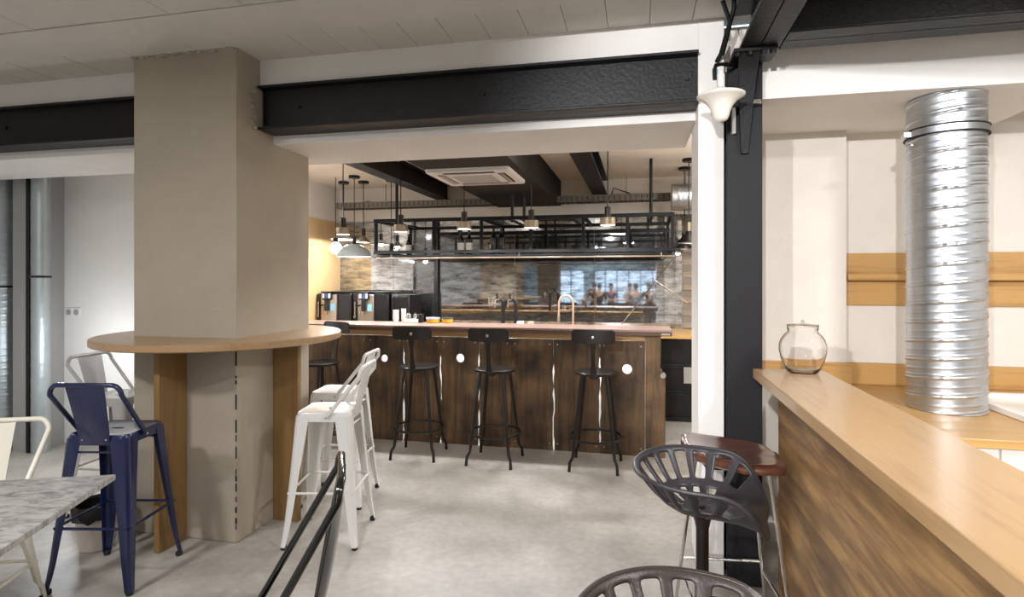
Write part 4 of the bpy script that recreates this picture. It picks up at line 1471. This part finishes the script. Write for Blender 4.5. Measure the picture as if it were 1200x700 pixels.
for x in (-3.2, -1.95, -0.15):
    M().tube([(x, 0, 0.0), (x, 0, BCEIL - 2.44 + 0.001)], 0.007, 8).build('hanger', M_galv2, ct)
M().tube([(-3.6, -0.02, 0.03), (-3.45, -0.02, 0.09), (-3.2, 0.0, 0.03)], 0.012, 8).build('loose_cable', M_blackplastic, ct)
M().tube([(-0.35, -0.02, 0.02), (-0.3, -0.03, 0.16), (-0.12, -0.02, 0.09), (-0.02, 0.0, 0.03)], 0.008, 8).build('loose_cable', M_blackplastic, ct)
rd = thing('ceiling_duct', 'horizontal galvanised spiral duct at the bar ceiling right', 'duct', (0.342, 6.6, 2.43))
spiral(M(), 0.145, 0, 0.956, 0.10, 0.004, 48, 8, horizontal=True).build('duct_tube', M_galv, rd, sharp=50)
for x in (0.15, 0.6):
    M().tube([(x, 0, 0.14), (x, 0, BCEIL - 2.43 + 0.001)], 0.006, 8).build('hanger', M_galv2, rd)

# ------------------------------------------------------------------ the rest of the front room (seen in the mirror)
YF = -12.0
struct(M().box(-6.4, -3.7, YF - 0.2, YF, 0, 2.9).box(1.6, 3.6, YF - 0.2, YF, 0, 2.9).box(-3.7, 1.6, YF - 0.2, YF, 1.95, 2.9).box(-3.7, 1.6, YF - 0.2, YF, 0, 0.35).box(-2.45, -2.05, YF - 0.2, YF, 0.35, 1.95).build('wall_far', plain('pale_blue_paint', rgb(176, 200, 214), 0.7, var=0.15, vscale=4)))
for n_, (xa, xb) in enumerate(((-3.7, -2.45), (-2.05, 1.6))):
    wn = struct(M().box(xa, xb, YF - 0.12, YF - 0.04, 0.35, 0.40).box(xa, xb, YF - 0.12, YF - 0.04, 1.89, 1.95).build('window_%d' % (n_ + 1), M_black))
    nb = 2 if n_ == 0 else 7
    for k in range(nb + 1):
        xx = xa + (xb - xa) * k / nb
        xx = min(max(xx, xa + 0.02), xb - 0.02)
        M().box(xx - 0.02, xx + 0.02, YF - 0.12, YF - 0.04, 0.40, 1.89).build('mullion', M_black, wn)
    for k in range(nb):
        M().box(xa + (xb - xa) * k / nb + 0.02, xa + (xb - xa) * (k + 1) / nb - 0.02, YF - 0.085, YF - 0.08, 0.40, 1.89).build('pane', M_glass, wn)
bp_ = struct(M().box(-3.15, -2.50, -4.3, -3.65, 0, CEIL).build('brick_pillar', plain('pillar_brick', rgb(140, 122, 104), 0.85, bump=0.4, bscale=25, var=0.4, vscale=8, stretch=(1, 1, 3))), 'brick pillar behind the viewer')
# long table with people
ct_ = thing('communal_table', 'long wooden communal table behind the viewer', 'table', (-0.4, -7.8, 0))
M().box(-1.9, 1.5, -0.45, 0.45, 0.71, 0.75).build('table_top', M_oakx, ct_, bevel=0.004)
for x in (-1.7, 1.3):
    for y_ in (-0.36, 0.36):
        M().box(x - 0.035, x + 0.035, y_ - 0.035, y_ + 0.035, 0, 0.71).build('leg', M_oakz, ct_)


def skin_mesh(name, verts, edges, radii, mat, parent):
    me = bpy.data.meshes.new(name)
    me.from_pydata(verts, edges, [])
    o = bpy.data.objects.new(name, me)
    COL.objects.link(o)
    o.parent = parent
    o.modifiers.new('skin', 'SKIN')
    sv = me.skin_vertices[0].data
    for i, r_ in enumerate(radii):
        sv[i].radius = (r_, r_) if not isinstance(r_, tuple) else r_
    sv[0].use_root = True
    s = o.modifiers.new('sub', 'SUBSURF')
    s.levels = s.render_levels = 1
    me.materials.append(mat)
    return o


M_skin = plain('skin', rgb(206, 160, 132), 0.55)
M_hair = plain('dark_hair', rgb(44, 34, 28), 0.6)
M_jean = plain('dark_trousers', rgb(44, 50, 66), 0.8)


def seated_person(x, y, rz, shirt, lab, lean=0.1, reach=0.25):
    t = thing('person', lab, 'person', (x, y, 0), rz, 'people seated at the communal table')
    L = lean
    # pelvis, spine, neck, head | arms | legs (faces +y)
    v = [(0, 0, 0.54), (0, L * 0.4, 0.78), (0, L * 0.9, 0.97), (0, L, 1.06), (0, L + 0.03, 1.13), (0, L + 0.04, 1.22), (0, L + 0.03, 1.30)]
    e = [(0, 1), (1, 2), (2, 3), (3, 4), (4, 5), (5, 6)]
    r_ = [(0.13, 0.10), (0.12, 0.09), (0.13, 0.09), 0.05, 0.075, (0.078, 0.09), 0.05]
    for s in (-1, 1):
        b = len(v)
        v += [(s * 0.18, L * 0.9, 1.0), (s * 0.24, L + 0.06, 0.80), (s * 0.16, L + reach, 0.80), (s * 0.13, L + reach + 0.09, 0.79)]
        e += [(2, b), (b, b + 1), (b + 1, b + 2), (b + 2, b + 3)]
        r_ += [0.055, 0.042, 0.03, 0.032]
        hnd = b + 3
        for k in range(5):
            f = len(v)
            ox = (k - 2) * 0.016
            v.append((s * 0.13 + ox, L + reach + 0.14 + (0.02 if 0 < k < 4 else -0.01), 0.785))
            e.append((hnd, f))
            r_.append(0.008)
        b = len(v)
        v += [(s * 0.10, 0.02, 0.52), (s * 0.13, 0.42, 0.50), (s * 0.13, 0.40, 0.10), (s * 0.13, 0.42, 0.05), (s * 0.13, 0.56, 0.035)]
        e += [(0, b), (b, b + 1), (b + 1, b + 2), (b + 2, b + 3), (b + 3, b + 4)]
        r_ += [0.085, 0.06, 0.042, 0.04, 0.03]
    skin_mesh('body', v, e, r_, M_skin, t)
    v2 = [(0, 0, 0.55), (0, L * 0.4, 0.78), (0, L * 0.9, 0.98)]
    e2 = [(0, 1), (1, 2)]
    r2 = [(0.15, 0.12), (0.14, 0.11), (0.145, 0.105)]
    for s in (-1, 1):
        b = len(v2)
        v2 += [(s * 0.18, L * 0.9, 1.0), (s * 0.24, L + 0.06, 0.80), (s * 0.2, L + reach * 0.6, 0.80)]
        e2 += [(2, b), (b, b + 1), (b + 1, b + 2)]
        r2 += [0.068, 0.055, 0.045]
    skin_mesh('shirt', v2, e2, r2, shirt, t)
    v3 = [(0, 0, 0.52)]
    e3, r3 = [], [(0.14, 0.11)]
    for s in (-1, 1):
        b = len(v3)
        v3 += [(s * 0.10, 0.02, 0.52), (s * 0.13, 0.42, 0.50), (s * 0.13, 0.40, 0.10)]
        e3 += [(0, b), (b, b + 1), (b + 1, b + 2)]
        r3 += [0.095, 0.072, 0.056]
    skin_mesh('trousers', v3, e3, r3, M_jean, t)
    M().lathe([(0.0, 0.11), (0.05, 0.1), (0.085, 0.05), (0.09, 0.0), (0.075, -0.05), (0.0, -0.04)], 16).build('hair', M_hair, t, loc=(0, L + 0.015, 1.262))
    for s in (-1, 1):
        M().lathe([(0.0, -0.008), (0.008, 0), (0.0, 0.008)], 8).build('eye', M_blackplastic, t, loc=(s * 0.03, L + 0.118, 1.21))
    M().lathe([(0.0, 0.02), (0.012, -0.012), (0.0, -0.016)], 8).build('nose', M_skin, t, loc=(0, L + 0.125, 1.185))
    return t


def bench(x0, x1, y, lab):
    t = thing('bench', lab, 'bench', (0, y, 0))
    M().box(x0, x1, -0.15, 0.15, 0.35, 0.39).build('seat', M_oakx, t, bevel=0.004)
    for x in (x0 + 0.15, x1 - 0.15):
        M().box(x - 0.03, x + 0.03, -0.14, 0.14, 0, 0.35).build('leg', M_oakz, t)


bench(-2.2, 1.0, -8.62, 'wooden bench on the far side of the communal table')
bench(-2.2, 1.0, -6.98, 'wooden bench on the near side of the communal table')
shirts = [plain('shirt_%s' % c, rgb(*v), 0.8) for c, v in (('dark', (44, 48, 60)), ('white', (220, 220, 218)), ('blue', (70, 98, 150)), ('black', (28, 28, 32)), ('grey', (150, 152, 158)))]
ppl = [(-1.75, -8.6, 0, 0, 'person in a dark shirt at the far left of the communal table'), (-1.1, -8.6, 0, 2, 'person in a blue shirt on the far bench'), (-0.4, -8.6, 0, 1, 'person in a white shirt on the far bench'), (0.35, -8.6, 0, 3, 'person in a black shirt on the far bench'),
       (-1.45, -7.0, PI, 3, 'person in a black shirt on the near bench'), (-0.15, -7.0, PI, 4, 'person in a grey shirt on the near bench'), (0.6, -7.0, PI, 1, 'person in a white shirt on the near bench')]
for x, y, rz, s, lab in ppl:
    seated_person(x, y, rz + random.uniform(-0.25, 0.25), shirts[s], lab, random.uniform(0.02, 0.12), random.uniform(0.2, 0.3))
# hanging plant
hp = thing('hanging_plant', 'dark green hanging plant behind the viewer', 'plant', (0.85, -7.0, 2.0))
m = M()
for k in range(420):
    a, b, c = random.gauss(0, 0.42), random.gauss(0, 0.25), random.gauss(0.15, 0.22)
    c = min(c, 0.8)
    mx = Matrix.Rotation(random.uniform(0, 6), 3, 'Z') @ Matrix.Rotation(random.uniform(-1, 1), 3, 'X')
    w, l_ = 0.03, 0.075
    m.add([tuple(Vector((a, b, c)) + mx @ Vector(p)) for p in ((0, -l_, 0), (w, 0, 0.012), (0, l_, 0), (-w, 0, 0.012))], [(0, 1, 2, 3)])
o = m.build('leaves', plain('leaf_green', rgb(44, 62, 38), 0.6), hp)
o['kind'] = 'stuff'
M().lathe([(0.10, -0.06), (0.16, 0.06), (0.15, 0.06), (0.09, -0.04)], 20).build('pot', M_dark, hp)
for k in range(3):
    a = 2 * PI * k / 3
    M().tube([(0.15 * math.cos(a), 0.15 * math.sin(a), 0.05), (0, 0, CEIL - 2.0)], 0.004, 6).build('cord', M_dark, hp)
